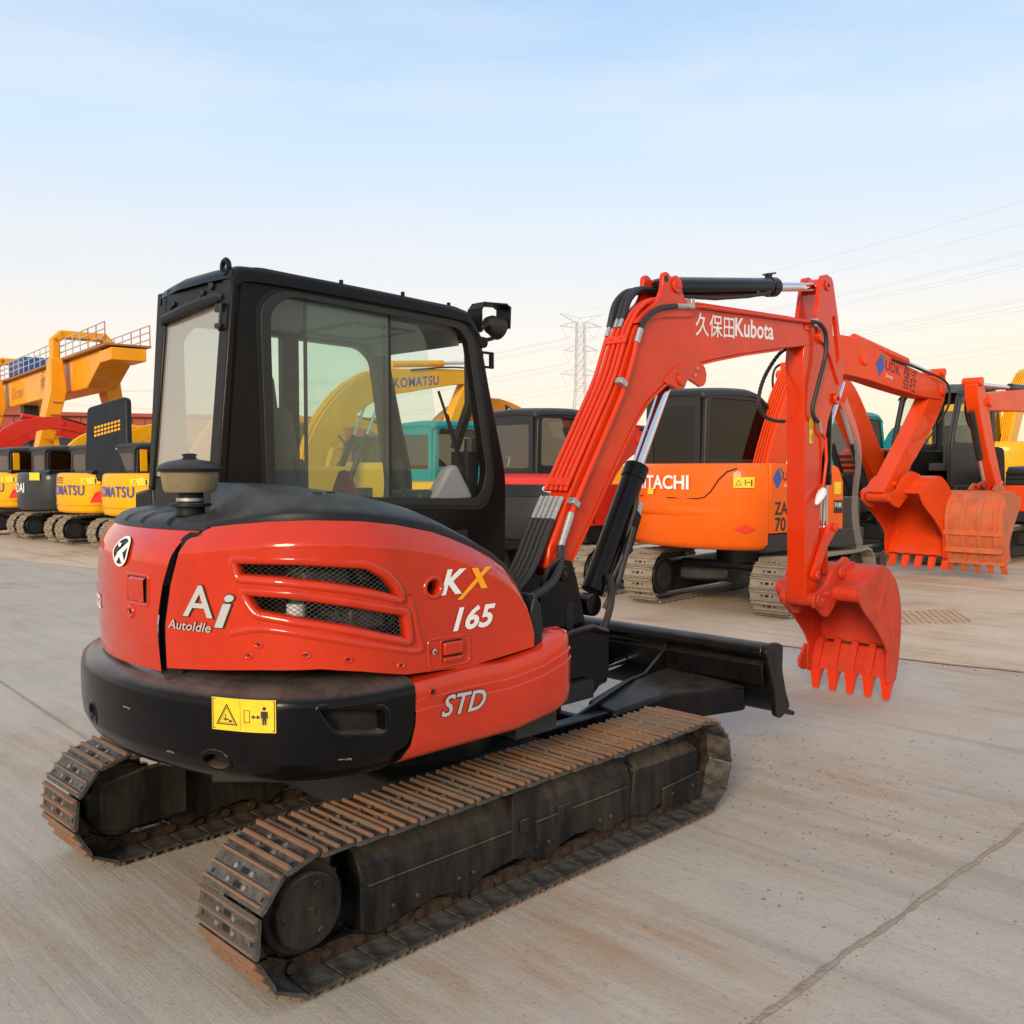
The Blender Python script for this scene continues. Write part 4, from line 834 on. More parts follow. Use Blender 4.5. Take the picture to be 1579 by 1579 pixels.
# pipes along the back of the boom
def back(tl, off):   # point on the back edge curve at parameter, pushed outward
    pts = boom_poly[2:12]; P = smoothpoly(pts, 6); i = tl * (len(P) - 1); k = min(int(i), len(P) - 2); a, b = Vector(P[k]), Vector(P[k + 1]); p = a.lerp(b, i - k); d = (b - a).normalized(); n_ = Vector((-d.y, d.x)); return p + n_ * off
pipes = [(-.345, .10, .62, 'a'), (-.315, .10, .62, 'a'), (-.285, .10, .62, 'a'), (-.255, .10, .56, 'b'), (-.225, .10, .56, 'b')]
for k, (y, t0, t1, kind) in enumerate([(-.355, .12, .93, 0), (-.322, .12, .93, 0), (-.285, .12, .56, 1), (-.252, .12, .56, 1), (-.215, .12, .52, 1)]):
    P = [back(lerp(t0, t1, i / 24), .022) for i in range(25)]
    pp = MB().tube([(p.x, y, p.y) for p in P], .0125, 8).build('hydraulic_pipe', M['pipered'], X0)
    a = back(t0 - .012, .024); b = back(t0 - .055, .03); c = back(t0 - .09, .05); MB().cyl((a.x, y, a.y), (b.x, y, b.y), .0145, n=8).build('fitting', M['zinc'], pp)
    d0 = b
    P = smoothpoly([(d0.x, y, d0.y), (d0.x - .06, y, d0.y - .10), (d0.x - .14, y - .01, d0.y - .22), (d0.x - .22, y, d0.y - .32), (.30, y + .03, 1.12)], 5); MB().tube(P, .019, 8).build('hose', M['hose'], X0)
    if kind:
        a = back(t1 + .005, .024); b = back(t1 + .05, .03); MB().cyl((a.x, y, a.y), (b.x, y, b.y), .0145, n=8).build('fitting', M['zinc'], pp)
        P = smoothpoly([(b.x, y, b.y)] + [(*(lambda q: (q.x, y + .03 * f, q.y))(back(lerp(t1 + .07, .93, f), .035 + .055 * math.sin(f * 3.1))),) for f in (0, .25, .5, .75, 1)] + [(1.78, y + .03, 2.90)], 4); MB().tube(P, .021, 8).build('hose', M['hose'], X0)
for t in (.135, .50):
    for y0 in (-.338, -.268):
        p = back(t, .03); q = back(t + .012, .03); d = q - p; MB().box((p.x, y0, p.y), (.05, .07, .02), Matrix.Rotation(-math.atan2(d.y, d.x), 3, 'Y')).build('pipe_clamp', M['pipered'], boom, bevel=.004); MB().cyl((p.x, y0, p.y), (p.x - .012, y0, p.y + .01), .008, n=6).build('clamp_bolt', M['pipered'], boom)
# the outer pipe on the right face
sp_ = [(.735, 1.52), (.80, 1.655), (1.02, 1.99), (1.2, 2.27), (1.29, 2.46), (1.325, 2.56)]
MB().tube([(p[0] + .015, yr - .018, p[1] - .01) for p in smoothpoly(sp_, 4)], .0145, 8).build('hydraulic_pipe', M['pipered'], X0)
MB().cyl((1.34, yr - .018, 2.55), (1.375, yr - .018, 2.63), .019, n=10).build('fitting', M['zinc'], boom)
MB().tube(smoothpoly([(1.375, yr - .018, 2.63), (1.43, yr - .02, 2.70), (1.55, yr - .022, 2.765), (1.72, yr - .02, 2.80)], 5), .017, 8).build('hose', M['hose'], X0)
MB().cyl((1.72, yr - .018, 2.80), (1.85, yr - .018, 2.815), .017, n=10).build('fitting', M['zinc'], boom)
MB().tube([(1.85, yr - .018, 2.815), (2.0, yr - .016, 2.83), (3.15, yr - .016, 2.875), (3.36, yr - .018, 2.885)], .012, 8).build('hydraulic_pipe', M['pipered'], X0)
mb = MB(); mb.tube([(2.0, yr + .03, 2.855), (3.1, yr + .03, 2.895), (3.4, yr + .03, 2.90)], .011, 8); mb.build('hydraulic_pipe', M['pipered'], X0)
for q, a in (((1.20, 2.315), 62), ((.80, 1.655), 58), ((1.86, 2.83), 8), ((3.42, 2.885), -20)):
    MB().box((q[0], yr - .022, q[1]), (.035, .05, .06), Matrix.Rotation(R(-a), 3, 'Y')).build('pipe_clamp', M['zinc'], boom, bevel=.004)
MB().cyl((.785, yr - .018, 1.60), (.735, yr - .02, 1.50), .02, n=10).build('fitting', M['zinc'], boom)
MB().cyl((.735, yr - .02, 1.50), (.70, yr - .022, 1.43), .018, n=10).build('fitting', M['zinc'], boom)
MB().tube(smoothpoly([(.70, yr - .022, 1.43), (.66, yr - .05, 1.34), (.56, yr - .09, 1.26), (.40, yr - .1, 1.20), (.2, yr - .05, 1.15)], 6), .021, 8).build('hose', M['hose'], X0)
# lettering on the boom
Bm = lambda x, z: (x, yr - .0025, z)
tl = lambda x0, z0, sl: (lambda x, y: Bm(x0 + x - y * .0, z0 + y + sl * x))
text('久保田', .105, tl(1.95, 2.665, .045), M['white'], boom, 'lettering', 0, .006, 1.0)
text('Kubota', .115, tl(2.40, 2.695, .045), M['white'], boom, 'lettering', 0, .02, 1.0)
# ---- swing bracket
brk = [(.46, .70), (.46, 1.0), (.52, 1.22), (.58, 1.33), (.66, 1.375), (.75, 1.35), (.79, 1.25), (.86, 1.0), (.90, .95), (.90, .70)]
for yy in (-.435, -.2):
    b_ = MB().prism(brk, yy, yy + .035).build('swing_bracket', M['black'], X0, bevel=.006); MB().cyl((.68, yy - .012, 1.29), (.68, yy + .047, 1.29), .04, n=20).build('foot_pin', M['black'], b_, bevel=.004); MB().cyl((.68, yy - .018, 1.29), (.68, yy - .01, 1.29), .016, n=6).build('pin_bolt', M['frame'], b_)
    MB().prism(roundpoly(rect(.70, .76, .99, 1.14), .028), yy - .003, yy + .0).build('bracket_slot', M['pit'], b_)
mb = MB(); mb.prism([(.42, .95), (.95, .98), (1.03, .93), (1.03, .72), (.9, .62), (.42, .62)], -.46, -.14); mb.cyl((.62, YB, .55), (.62, YB, 1.0), .13, n=20); mb.tube([(.47, -.47, .93), (.7, -.48, .98), (.86, -.475, .99), (1.02, -.45, .94)], .022, 8); mb.build('swing_post', M['black'], X0, bevel=.008)
MB().tube(smoothpoly([(1.02, -.40, .92), (1.08, -.40, 1.0), (1.12, -.40, 1.12), (1.10, -.4, 1.25)], 5), .02, 8).build('hose', M['hose'], X0)
# ---- bucket
y0, y1 = -.622, .028
bprof = [(3.70, .93), (3.76, .965), (3.84, .985), (3.93, 1.06), (4.06, 1.10), (4.18, 1.08), (4.28, 1.02), (4.37, .94), (4.43, .83), (4.46, .70), (4.46, .50), (4.43, .32), (4.385, .17)]
bp2 = smoothpoly(bprof, 3); th = .014
inn = []
for i, p in enumerate(bp2):
    a, b = Vector(bp2[max(0, i - 1)]), Vector(bp2[min(len(bp2) - 1, i + 1)]); d = (b - a).normalized(); inn.append((p[0] + d.y * th, p[1] - d.x * th))
bucket = MB().prism(bp2 + inn[::-1], y0, y1).build('bucket', M['buckred'], X0, smooth=40)
sidep = bp2 + [(4.32, .15), (4.23, .17), (4.215, .30), (4.225, .40), (4.17, .48), (4.08, .565), (3.97, .655), (3.85, .735), (3.77, .80), (3.715, .865), (3.69, .91)]
for yy in (y0 - .012, y1): 
    s_ = MB().prism(sidep, yy, yy + .014).build('side_plate', M['buckred'], bucket, bevel=.003)
    for p, q in (((4.11, .93), (4.03, .72)), ((4.26, .80), (4.28, .50))):
        a, b = Vector((p[0], yy - .002, p[1])), Vector((q[0], yy - .002, q[1])); MB().tube([a, b], .005, 6).build('weld_bead', M['buckred'], s_)
mb = MB(); mb.prism([(4.20, .40), (4.16, .34), (4.10, .28), (4.11, .22), (4.17, .185), (4.24, .18), (4.24, .38)], y1 + .01, y1 + .034); mb.build('side_cutter', M['buckred'], bucket, bevel=.003)
MB().cyl((3.745, y0, .905), (3.745, y1, .905), .058, n=24).build('cross_tube', M['buckred'], bucket, bevel=0)
mb = MB(); mb.prism([(4.28, .19), (4.39, .165), (4.42, .26), (4.41, .40), (4.39, .40)], y0, y1); mb.build('cutting_edge', M['buckred'], bucket, bevel=.003)
MB().add([(4.385, y0 + .1, .415), (4.385, y1 - .08, .415), (4.39, y1 - .08, .425), (4.39, y0 + .1, .425)], [(0, 1, 2, 3)]).build('edge_weld', M['frame'], bucket, smooth=None)
for yy in (-.44, -.205):
    P = smoothpoly([(3.40, .86), (3.42, .82), (3.47, .81), (3.52, .775), (3.60, .735), (3.68, .775), (3.74, .83), (3.85, .93), (4.0, 1.06), (4.05, 1.115), (3.98, 1.12), (3.93, 1.155), (3.87, 1.16), (3.79, 1.125), (3.70, 1.10), (3.63, 1.02), (3.57, .965), (3.47, .94), (3.41, .91)], 2, True)
    e_ = MB().prism(P, yy, yy + .03).build('bucket_ear', M['buckred'], bucket, bevel=.004); sg = -1 if yy < -.3 else 1; y_ = yy if sg < 0 else yy + .03
    for q, r_ in (((3.465, .875), .055), ((3.80, 1.05), .045)): MB().cyl((q[0], y_, q[1]), (q[0], y_ + sg * .025, q[1]), r_, n=22).build('pin_boss', M['buckred'], e_, bevel=.005); MB().cyl((q[0], y_ + sg * .025, q[1]), (q[0], y_ + sg * .032, q[1]), .02, n=6).build('pin_bolt', M['pipered'], e_)
    for q in ((3.90, 1.035), (3.56, .915)): MB().cyl((q[0], y_, q[1]), (q[0], y_ + sg * .03, q[1]), .02, n=12).build('stop_bolt', M['buckred'], e_, bevel=.003)
MB().cyl((3.465, -.42, .875), (3.465, -.19, .875), .05, n=22).build('bucket_pin', M['buckred'], bucket, bevel=.003)
tooth = MB(); 
vs = []
for x, z, hw, ht in ((4.405, .435, .024, .022), (4.372, .365, .033, .036), (4.315, .20, .034, .045)): vs += [(x - ht, -hw, z), (x - ht, hw, z), (x + .01, hw, z), (x + .01, -hw, z)]
def loft4(mb, vs):
    n = len(vs) // 4
    fs = [(0, 3, 2, 1), tuple(range(4 * n - 4, 4 * n))]
    for j in range(n - 1):
        for i in range(4): a = j * 4 + i; b = j * 4 + (i + 1) % 4; fs.append((a, b, b + 4, a + 4))
    mb.add(vs, fs)
loft4(tooth, vs); adm = tooth.mesh('tooth_adapter', M['buckred'], 30)
tt = MB(); vs = []
for x, z, hw, ht in ((4.325, .21, .042, .045), (4.322, .17, .041, .042), (4.303, .06, .028, .016), (4.296, .02, .023, .009)): vs += [(x - ht, -hw, z), (x - ht, hw, z), (x + ht, hw, z), (x + ht, -hw, z)]
loft4(tt, vs); ttm = tt.mesh('tooth_tip', M['boomred'], 30)
for i in range(5):
    y = lerp(y0 + .03, y1 - .03, i / 4)
    a = link(bpy.data.objects.new('tooth_adapter', adm), bucket); a.location = (0, y, 0); t = link(bpy.data.objects.new('tooth', ttm), bucket); t.location = (0, y, 0)
# ---- undercarriage: tracks
def loop_path(L0, L1, r, zc, sag=0.0):
    """closed outer track path as list of (x,z,tangent) helpers: returns function p(d)->(x,z,ang) and total length"""
    segs = []
    st = L1 - L0; arc = math.pi * r; tot = 2 * st + 2 * arc
    def p(d):
        d %= tot
        if d < st: return (L0 + d, zc - r, 0.0)                              # bottom run, forward
        d -= st
        if d < arc: a = -math.pi / 2 + d / r; return (L1 + r * math.cos(a), zc + r * math.sin(a), a + math.pi / 2)
        d -= arc
        if d < st: return (L1 - d, zc + r - sag * math.sin(math.pi * d / st) * (0.6 + .4 * math.cos(2 * math.pi * d / st)), math.pi)
        d -= st
        a = math.pi / 2 + d / r; return (L0 + r * math.cos(a), zc + r * math.sin(a), a + math.pi / 2)
    return p, tot
def shoe_mesh(name, pitch, wid, gh, t=.012, bolts=True, triple=True):
    """local: x along the track, y across, z=0 the plate's outer face with grousers pointing to -z (ground side)"""
    mb = MB(); h = pitch / 2
    mb.cm = 0; mb.prism([(-h + .002, .0), (h - .004, .0), (h - .002, t), (h - .02, t + .004), (-h + .01, t)], -wid / 2, wid / 2)
    mb.cm = 1
    xs = (-h + .014, -.002, h - .022) if triple else (-h + .02,)
    for k, x in enumerate(xs):
        g_ = gh * (1.0 if k != 1 else .8); mb.prism([(x - .0085, .0), (x - .0045, -g_), (x + .0045, -g_), (x + .0085, .0)], -wid / 2 + .004, wid / 2 - .004)
    if bolts:
        mb.cm = 2
        for x in (-.024, .026):
            for y in (-.055, .055): mb.cyl((x, y, 0), (x, y, -.009), .010, n=6)
        mb.cm = 3
        for x in (-.024, .026): mb.box((x, 0, -.0008), (.02, .045, .002))
        for y in (-wid * .42, wid * .42): mb.box((.026, y, -.0008), (.014, .012, .002))
    return mb.mesh(name, [M['shoe'], M['rust'], M['bolt'], M['pit']], 30)
PITCH = .1455
SHOE = shoe_mesh('track_shoe', PITCH, .40, .015)
lk_ = MB()
for y in (-.045, .045):
    lk_.prism(roundpoly([(-.085, .014), (.06, .014), (.085, .03), (.085, .062), (.05, .075), (-.06, .075), (-.085, .055)], .02, 3), y - .014, y + .014)
lk_.cyl((-.06, -.07, .045), (-.06, .07, .045), .022, n=10); lk_.cyl((.06, -.062, .045), (.06, .062, .045), .017, n=8)
LINK = lk_.mesh('track_link', M['link'], 40)
def track(side, root):
    yc = side * .78; sgn = side
    fp = [(-.93, .40), (-.93, .10), (-.86, .065), (-.70, .10), (-.55, .115), (-.47, .10), (-.42, .06), (-.36, .08), (-.30, .12), (-.12, .135), (-.02, .12), (.03, .085), (.10, .075), (.16, .11), (.28, .135), (.40, .125), (.47, .09), (.55, .08), (.60, .10), (.70, .11), (.73, .32)]
    ybase, yo = yc - sgn * .09, yc + sgn * .09
    mb = MB(); mb.prism([p if p[1] < .3 else (p[0], .30) for p in fp[:-1]] + [(.70, .30)], ybase, yo)
    # rounded roof that sheds dirt
    mb.prism([(yc + sgn * a, z) for a, z in ((.0905, .27), (.0905, .30), (.085, .325), (.072, .35), (.05, .38), (.025, .40), (0, .408), (-.03, .40), (-.06, .37), (-.0905, .32), (-.0905, .27))], -.932, .702, 'yz')
    fr = mb.build('track_frame', M['frame'], root, bevel=.01)
    for x in (-.78, -.66, -.44, -.36, .02, .10, .46, .54): MB().cyl((x, yo, .155), (x, yo + sgn * .011, .155), .012, n=6).build('frame_bolt', M['frame'], fr)
    MB().tube([(-.90, yo, .268), (.66, yo, .268)], .006, 6).build('weld_bead', M['frame'], fr)
    # idler housing at the front, with bolted guard plate
    mb = MB(); mb.prism([(.69, .12), (.80, .085), (.94, .12), (1.26, .10), (1.27, .33), (1.20, .335), (.72, .345)], yc - sgn * .085, yo + sgn * .008); mb.add([(.72, yo + sgn * .008, .345), (1.26, yo + sgn * .008, .335), (1.20, yc, .42), (.72, yc, .43)], [(0, 1, 2, 3)]); mb.build('idler_yoke', M['frame'], fr, bevel=.008)
    mb = MB(); mb.prism([(.94, .095), (1.275, .075), (1.275, .215), (.94, .20)], yo + sgn * .008, yo + sgn * .022); mb.build('guard_plate', M['frame'], fr, bevel=.004)
    for x in (1.02, 1.2): MB().cyl((x, yo + sgn * .02, .15), (x, yo + sgn * .032, .15), .014, n=6).build('plate_bolt', M['frame'], fr)
    mb = MB(); mb.prism([(-.14, .42), (-.11, .50), (-.03, .50), (0, .42), (.0, .15), (-.14, .15)], yo - sgn * .02, yo + sgn * .012); mb.cyl((-.07, yc - sgn * .1, .455), (-.07, yo + sgn * .02, .455), .035, n=14); mb.build('carrier_roller', M['frame'], fr, bevel=.006)
    MB().prism(roundpoly(rect(-.10, -.04, .25, .31), .01), yo + sgn * .012, yo + sgn * .022).build('roller_lug', M['frame'], fr, bevel=.004)
    MB().prism(rect(.16, .25, .22, .30), yo, yo + sgn * .008).build('inspection_plate', M['frame'], fr, bevel=.003)
    # final drive: sprocket, hub disc with plate
    c = (-1.185, .285)
    teeth = []
    for i in range(42):
        a = 2 * math.pi * i / 42; rr = .205 if i % 2 == 0 else .178; teeth.append((c[0] + rr * math.cos(a), c[1] + rr * math.sin(a)))
    MB().prism(teeth, yc - .02, yc + .02).build('sprocket', M['link'], fr)
    mb = MB(); mb.cyl((c[0], yc - sgn * .12, c[1]), (c[0], yo + sgn * .012, c[1]), .165, n=36); h_ = mb.build('final_drive', M['frame'], fr, bevel=.012)
    MB().cyl((c[0], yo + sgn * .012, c[1]), (c[0], yo + sgn * .05, c[1]), .135, n=40).build('drive_cover', M['frame'], h_, bevel=.008)
    for a in (70, 180, 300): MB().cyl((c[0] + .095 * math.cos(R(a)), yo + sgn * .05, c[1] + .095 * math.sin(R(a))), (c[0] + .095 * math.cos(R(a)), yo + sgn * .056, c[1] + .095 * math.sin(R(a))), .016, n=6).build('cover_plug', M['frame'], h_)
    MB().cyl((c[0], yo + sgn * .05, c[1]), (c[0], yo + sgn * .056, c[1]), .02, n=4).build('cover_plug', M['frame'], h_)
    mb = MB(); mb.prism([(-1.30, .16), (-1.19, .13), (-.86, .14), (-.86, .42), (-1.1, .42), (-1.3, .38)], yc - sgn * .13, yc - sgn * .09); mb.build('motor_guard', M['frame'], h_, bevel=.02)
    # idler wheel and bottom rollers
    mb = MB(); mb.lathe([(.0, -.05), (.17, -.05), (.19, -.03), (.175, -.02), (.175, .02), (.19, .03), (.17, .05), (.0, .05)], (1.19, yc, .27), 'y', 36); mb.build('idler_wheel', M['frame'], fr, smooth=40)
    for x in (-.72, -.40, .06, .50, .82):
        MB().lathe([(.0, -.08), (.05, -.08), (.055, -.06), (.075, -.05), (.075, -.02), (.06, 0), (.075, .02), (.075, .05), (.055, .06), (.05, .08), (.0, .08)], (x, yc, .125), 'y', 18).build('track_roller', M['link'], fr, smooth=40)
    rn = random.Random(9 + side); mb = MB()
    for i in range(700):
        x = rn.uniform(-.9, 1.2); f_ = rn.uniform(.05, .9); z = .408 - .10 * f_ ** 1.8; y = lerp(yc, yo, f_); r0 = rn.choice((.002, .003, .004, .006))
        q = [(x + r0 * rn.uniform(.6, 1.3) * math.cos(a), y + r0 * rn.uniform(.6, 1.3) * math.sin(a), z - r0 * .3) for a in (0, 1.05, 2.1, 3.14, 4.2, 5.2)] + [(x, y, z + r0 * .6)]; mb.add(q, [(i_, (i_ + 1) % 6, 6) for i_ in range(6)])
    tag(mb.build('caked_soil', M['soil'], fr, smooth=None), kind='stuff')
    p, tot = loop_path(-1.185, 1.19, .243, .265, .018); n = round(tot / PITCH)
    for i in range(n):
        x, z, a = p(i * tot / n + .03)
        mt_ = Matrix.Translation((x, yc, z)) @ Matrix.Rotation(-a, 4, 'Y')
        for me, nm in ((SHOE, 'track_shoe'), (LINK, 'track_link')):
            if nm == 'track_link' and side > 0 and not (z < .2): continue
            o = link(bpy.data.objects.new(nm, me), fr); o.matrix_local = mt_
    return fr
track(-1, X0); track(1, X0)
# carbody between the tracks
mb = MB(); mb.prism([(-.55, .30), (-.35, .22), (.45, .22), (.65, .30), (.5, .46), (-.45, .46)], -.45, .45)
for sy in (-1, 1):
    mb.prism([(-.75, sy * .72), (-.55, sy * .72), (-.2, sy * .4), (-.35, sy * .35)], .24, .40, 'xy'); mb.prism([(.75, sy * .72), (.55, sy * .72), (.2, sy * .4), (.35, sy * .35)], .24, .40, 'xy')
mb.build('carbody', M['dark'], X0, bevel=.015)
# ---- dozer blade
arc_ = smoothpoly([(1.80, .83), (1.895, .80), (1.875, .70), (1.885, .60), (1.92, .50), (1.985, .425)], 4)
backp = [(p[0] - .022, p[1]) for p in arc_]
bl = MB().prism(arc_[4:] + backp[4:][::-1], -.97, .97).build('dozer_blade', M['blade'], X0, bevel=.003)
MB().prism([(1.755, .79), (1.765, .825), (1.79, .84), (1.87, .838), (1.895, .80), (1.87, .765), (1.78, .765)], -.965, .965).build('top_beam', M['blade'], bl, bevel=.008)
MB().prism([(1.80, .72), (1.87, .73), (1.87, .60), (1.81, .60)], -.95, .95).build('middle_stiffener', M['blade'], bl, bevel=.006)
MB().prism([(1.955, .44), (1.985, .455), (2.13, .395), (2.115, .375)], -.98, .98).build('cutting_edge', M['frame'], bl, bevel=.002)
endp = roundpoly([(1.755, .80), (1.785, .845), (1.88, .845), (1.95, .82), (1.945, .68), (1.99, .54), (2.04, .45), (1.99, .415), (1.93, .395), (1.875, .42), (1.855, .56), (1.80, .69)], .02, 3)
for yy in (-.998, .968):
    e_ = MB().prism(endp, yy, yy + .03).build('end_plate', M['blade'], bl, bevel=.006); MB().prism(roundpoly([(1.84, .785), (1.87, .79), (1.89, .67), (1.87, .65), (1.85, .68)], .012, 3), yy - .002, yy + .001).build('end_slot', M['pit'], e_)
for sy in (-1, 1):
    # box arm from the carbody to the blade, flaring box at the blade
    mb = MB(); mb.prism([(.35, sy * .36), (1.45, sy * .36), (1.45, sy * .27), (.35, sy * .27)], .30, .46, 'xy'); mb.build('blade_arm', M['blade'], bl, bevel=.01)
    mb = MB(); vs = []
    for x, ya, yb_, za, zb_ in ((1.15, .20, .40, .36, .50), (1.5, .22, .55, .37, .585), (1.86, .22, .82, .42, .61)): vs += [(x, sy * ya, za), (x, sy * yb_, za), (x, sy * yb_, zb_ - .04), (x, sy * ya, zb_)]
    loft4(mb, vs); mb.build('flare_box', M['blade'], bl, bevel=.02)
    mb = MB(); mb.prism([(.75, .40), (1.45, .585), (1.60, .60), (1.80, .72), (1.84, .79), (1.84, .55), (1.5, .45), (.80, .34)], sy * .27 - .012, sy * .27 + .012); mb.build('arm_rib', M['blade'], bl, bevel=.004)
MB().cyl((1.0, -.36, .42), (1.0, .36, .42), .035, n=14).build('cross_tube', M['blade'], bl)
cy_ = MB().cyl((.6, 0.05, .50), (1.35, .05, .56), .05, n=20).build('blade_cylinder', M['blade'], bl, bevel=.004); MB().cyl((1.35, .05, .56), (1.8, .05, .60), .028, n=16).build('rod', M['chrome'], cy_)

# ================================================================== the other machines in the yard
def bgpaint(n, c, r=.4): return mat(n, c, r, coat=.25, var=.14, vscale=1.5, topdust=.06, spec=.15)
M.update(
 orange=bgpaint('orange_paint', (0.86, 0.125, 0.003)), oboom=bgpaint('orange_red_boom_paint', (0.72, 0.058, 0.006)), yellow=bgpaint('yellow_paint', (0.84, 0.40, 0.003)),
 cyellow=bgpaint('crane_yellow_paint', (0.82, 0.33, 0.005), .5), teal=bgpaint('teal_paint', (0.005, 0.26, 0.29)), grey=bgpaint('dark_grey_paint', (0.035, 0.04, 0.045)), kred=bgpaint('background_red_paint', (0.68, 0.03, 0.015)),
 brownor=bgpaint('amber_paint', (0.7, 0.25, 0.01)), bgdark=mat('background_black', (0.012, 0.012, 0.013), .45, topdust=.2), blue=bgpaint('blue_paint', (0.02, 0.09, 0.33)),
 wall=mat('red_cladding', (0.36, 0.07, 0.045), .6, var=.2, vscale=.4), galv=mat('galvanised_steel', (0.42, 0.43, 0.45), .6), rail=mat('rail_rust', (0.35, 0.14, 0.05), .6),
 oldshoe=mat('dusty_track_steel', (0.2, 0.165, 0.125), .7, var=.5, vscale=9, col2=(0.33, 0.27, 0.2), bump=.3, bscale=60), wornor=mat('worn_orange_bucket', (0.62, 0.1, 0.02), .55, var=.5, vscale=6, col2=(0.34, 0.1, 0.035), dust=.25),
 film=glass('plastic_film', (0.9, 0.9, 0.9), .04, .2, (.6, .6, .6)))
GSHOE = None
def gshoe():
    mb = MB(); h = .077
    mb.cm = 0; mb.bx(-h + .004, h - .004, -.225, .225, 0, .014); mb.cm = 0
    for x in (-h + .016, h - .03): mb.prism([(x - .012, 0), (x - .007, -.026), (x + .007, -.026), (x + .012, 0)], -.222, .222)
    mb.cm = 1
    for y in (-.07, .07): mb.box((0, y, -.002), (.03, .018, .004))
    mb.box((0, 0, -.001), (.03, .05, .003))
    return mb.mesh('track_shoe', [M['oldshoe'], M['pit']], 30)
GSHOE = gshoe()
def limb(pts, hw, y=0.0, taper=None):
    """box-section limb along (x, z, depth) points"""
    P = smoothpoly([(p[0], p[1], p[2]) for p in pts], 4); a = []; b = []
    for i, p in enumerate(P):
        q, r_ = Vector(P[max(0, i - 1)][:2]), Vector(P[min(len(P) - 1, i + 1)][:2]); d = (r_ - q).normalized(); n_ = Vector((-d.y, d.x)); c = Vector(p[:2])
        a.append(tuple(c + n_ * p[2] / 2)); b.append(tuple(c - n_ * p[2] / 2))
    return MB().prism(a + b[::-1], y - hw, y + hw)
def gbucket(root, pin, k, rot, wid, m, y=0.0, ribs=0):
    cr, sr = math.cos(R(rot)), math.sin(R(rot))
    T = lambda p: (pin[0] + k * ((p[0] - 3.465) * cr - (p[1] - .875) * sr), pin[1] + k * ((p[0] - 3.465) * sr + (p[1] - .875) * cr))
    b = MB().prism([T(p) for p in bp2] + [T(p) for p in inn[::-1]], y - wid / 2, y + wid / 2).build('bucket', m, root, smooth=40)
    for yy in (y - wid / 2 - .014, y + wid / 2): MB().prism([T(p) for p in sidep], yy, yy + .014).build('side_plate', m, b)
    MB().prism([T(p) for p in [(4.28, .19), (4.39, .165), (4.42, .26), (4.41, .40), (4.39, .40)]], y - wid / 2, y + wid / 2).build('cutting_edge', m, b)
    for yy in (y - .17 * k, y + .14 * k): MB().prism([T(p) for p in [(3.40, .86), (3.47, .81), (3.60, .77), (3.85, .93), (4.05, 1.115), (3.87, 1.16), (3.70, 1.10), (3.57, .965), (3.41, .93)]], yy, yy + .03 * k).build('bucket_ear', m, b)
    for i in range(5):
        yy = lerp(y - wid / 2 + .04, y + wid / 2 - .04, i / 4); mb = MB(); mb.prism([T(p) for p in [(4.405, .42), (4.36, .22), (4.29, .03), (4.32, .02), (4.40, .18), (4.43, .3)]], yy - .035 * k, yy + .035 * k); mb.build('tooth', m, b)
    if ribs:
        for i in range(ribs):
            yy = lerp(y - wid / 2 + .08, y + wid / 2 - .08, i / (ribs - 1)); q = [T(p) for p in bp2[18:]]; q2 = [T((p[0] + .02, p[1] + .006)) for p in bp2[18:]]; MB().prism(q + q2[::-1], yy - .035, yy + .035).build('wear_strip', m, b)
        for zz in (.62, .38, .2):
            a = T((4.475 if zz > .3 else 4.40, zz)); MB().box((a[0], y, a[1]), (.03, wid, .09)).build('wear_bar', m, b, bevel=.006)
    return b
def gcyl(root, a, b, f, r, m, nm, y=0.0):
    a, b = Vector((a[0], y, a[1])), Vector((b[0], y, b[1])); q = a.lerp(b, f)
    o = MB().cyl(a, q, r, n=14).build(nm, m, root, bevel=0); MB().cyl(q, b, r * .5, n=12).build('rod', M['chrome'], o)
    return o
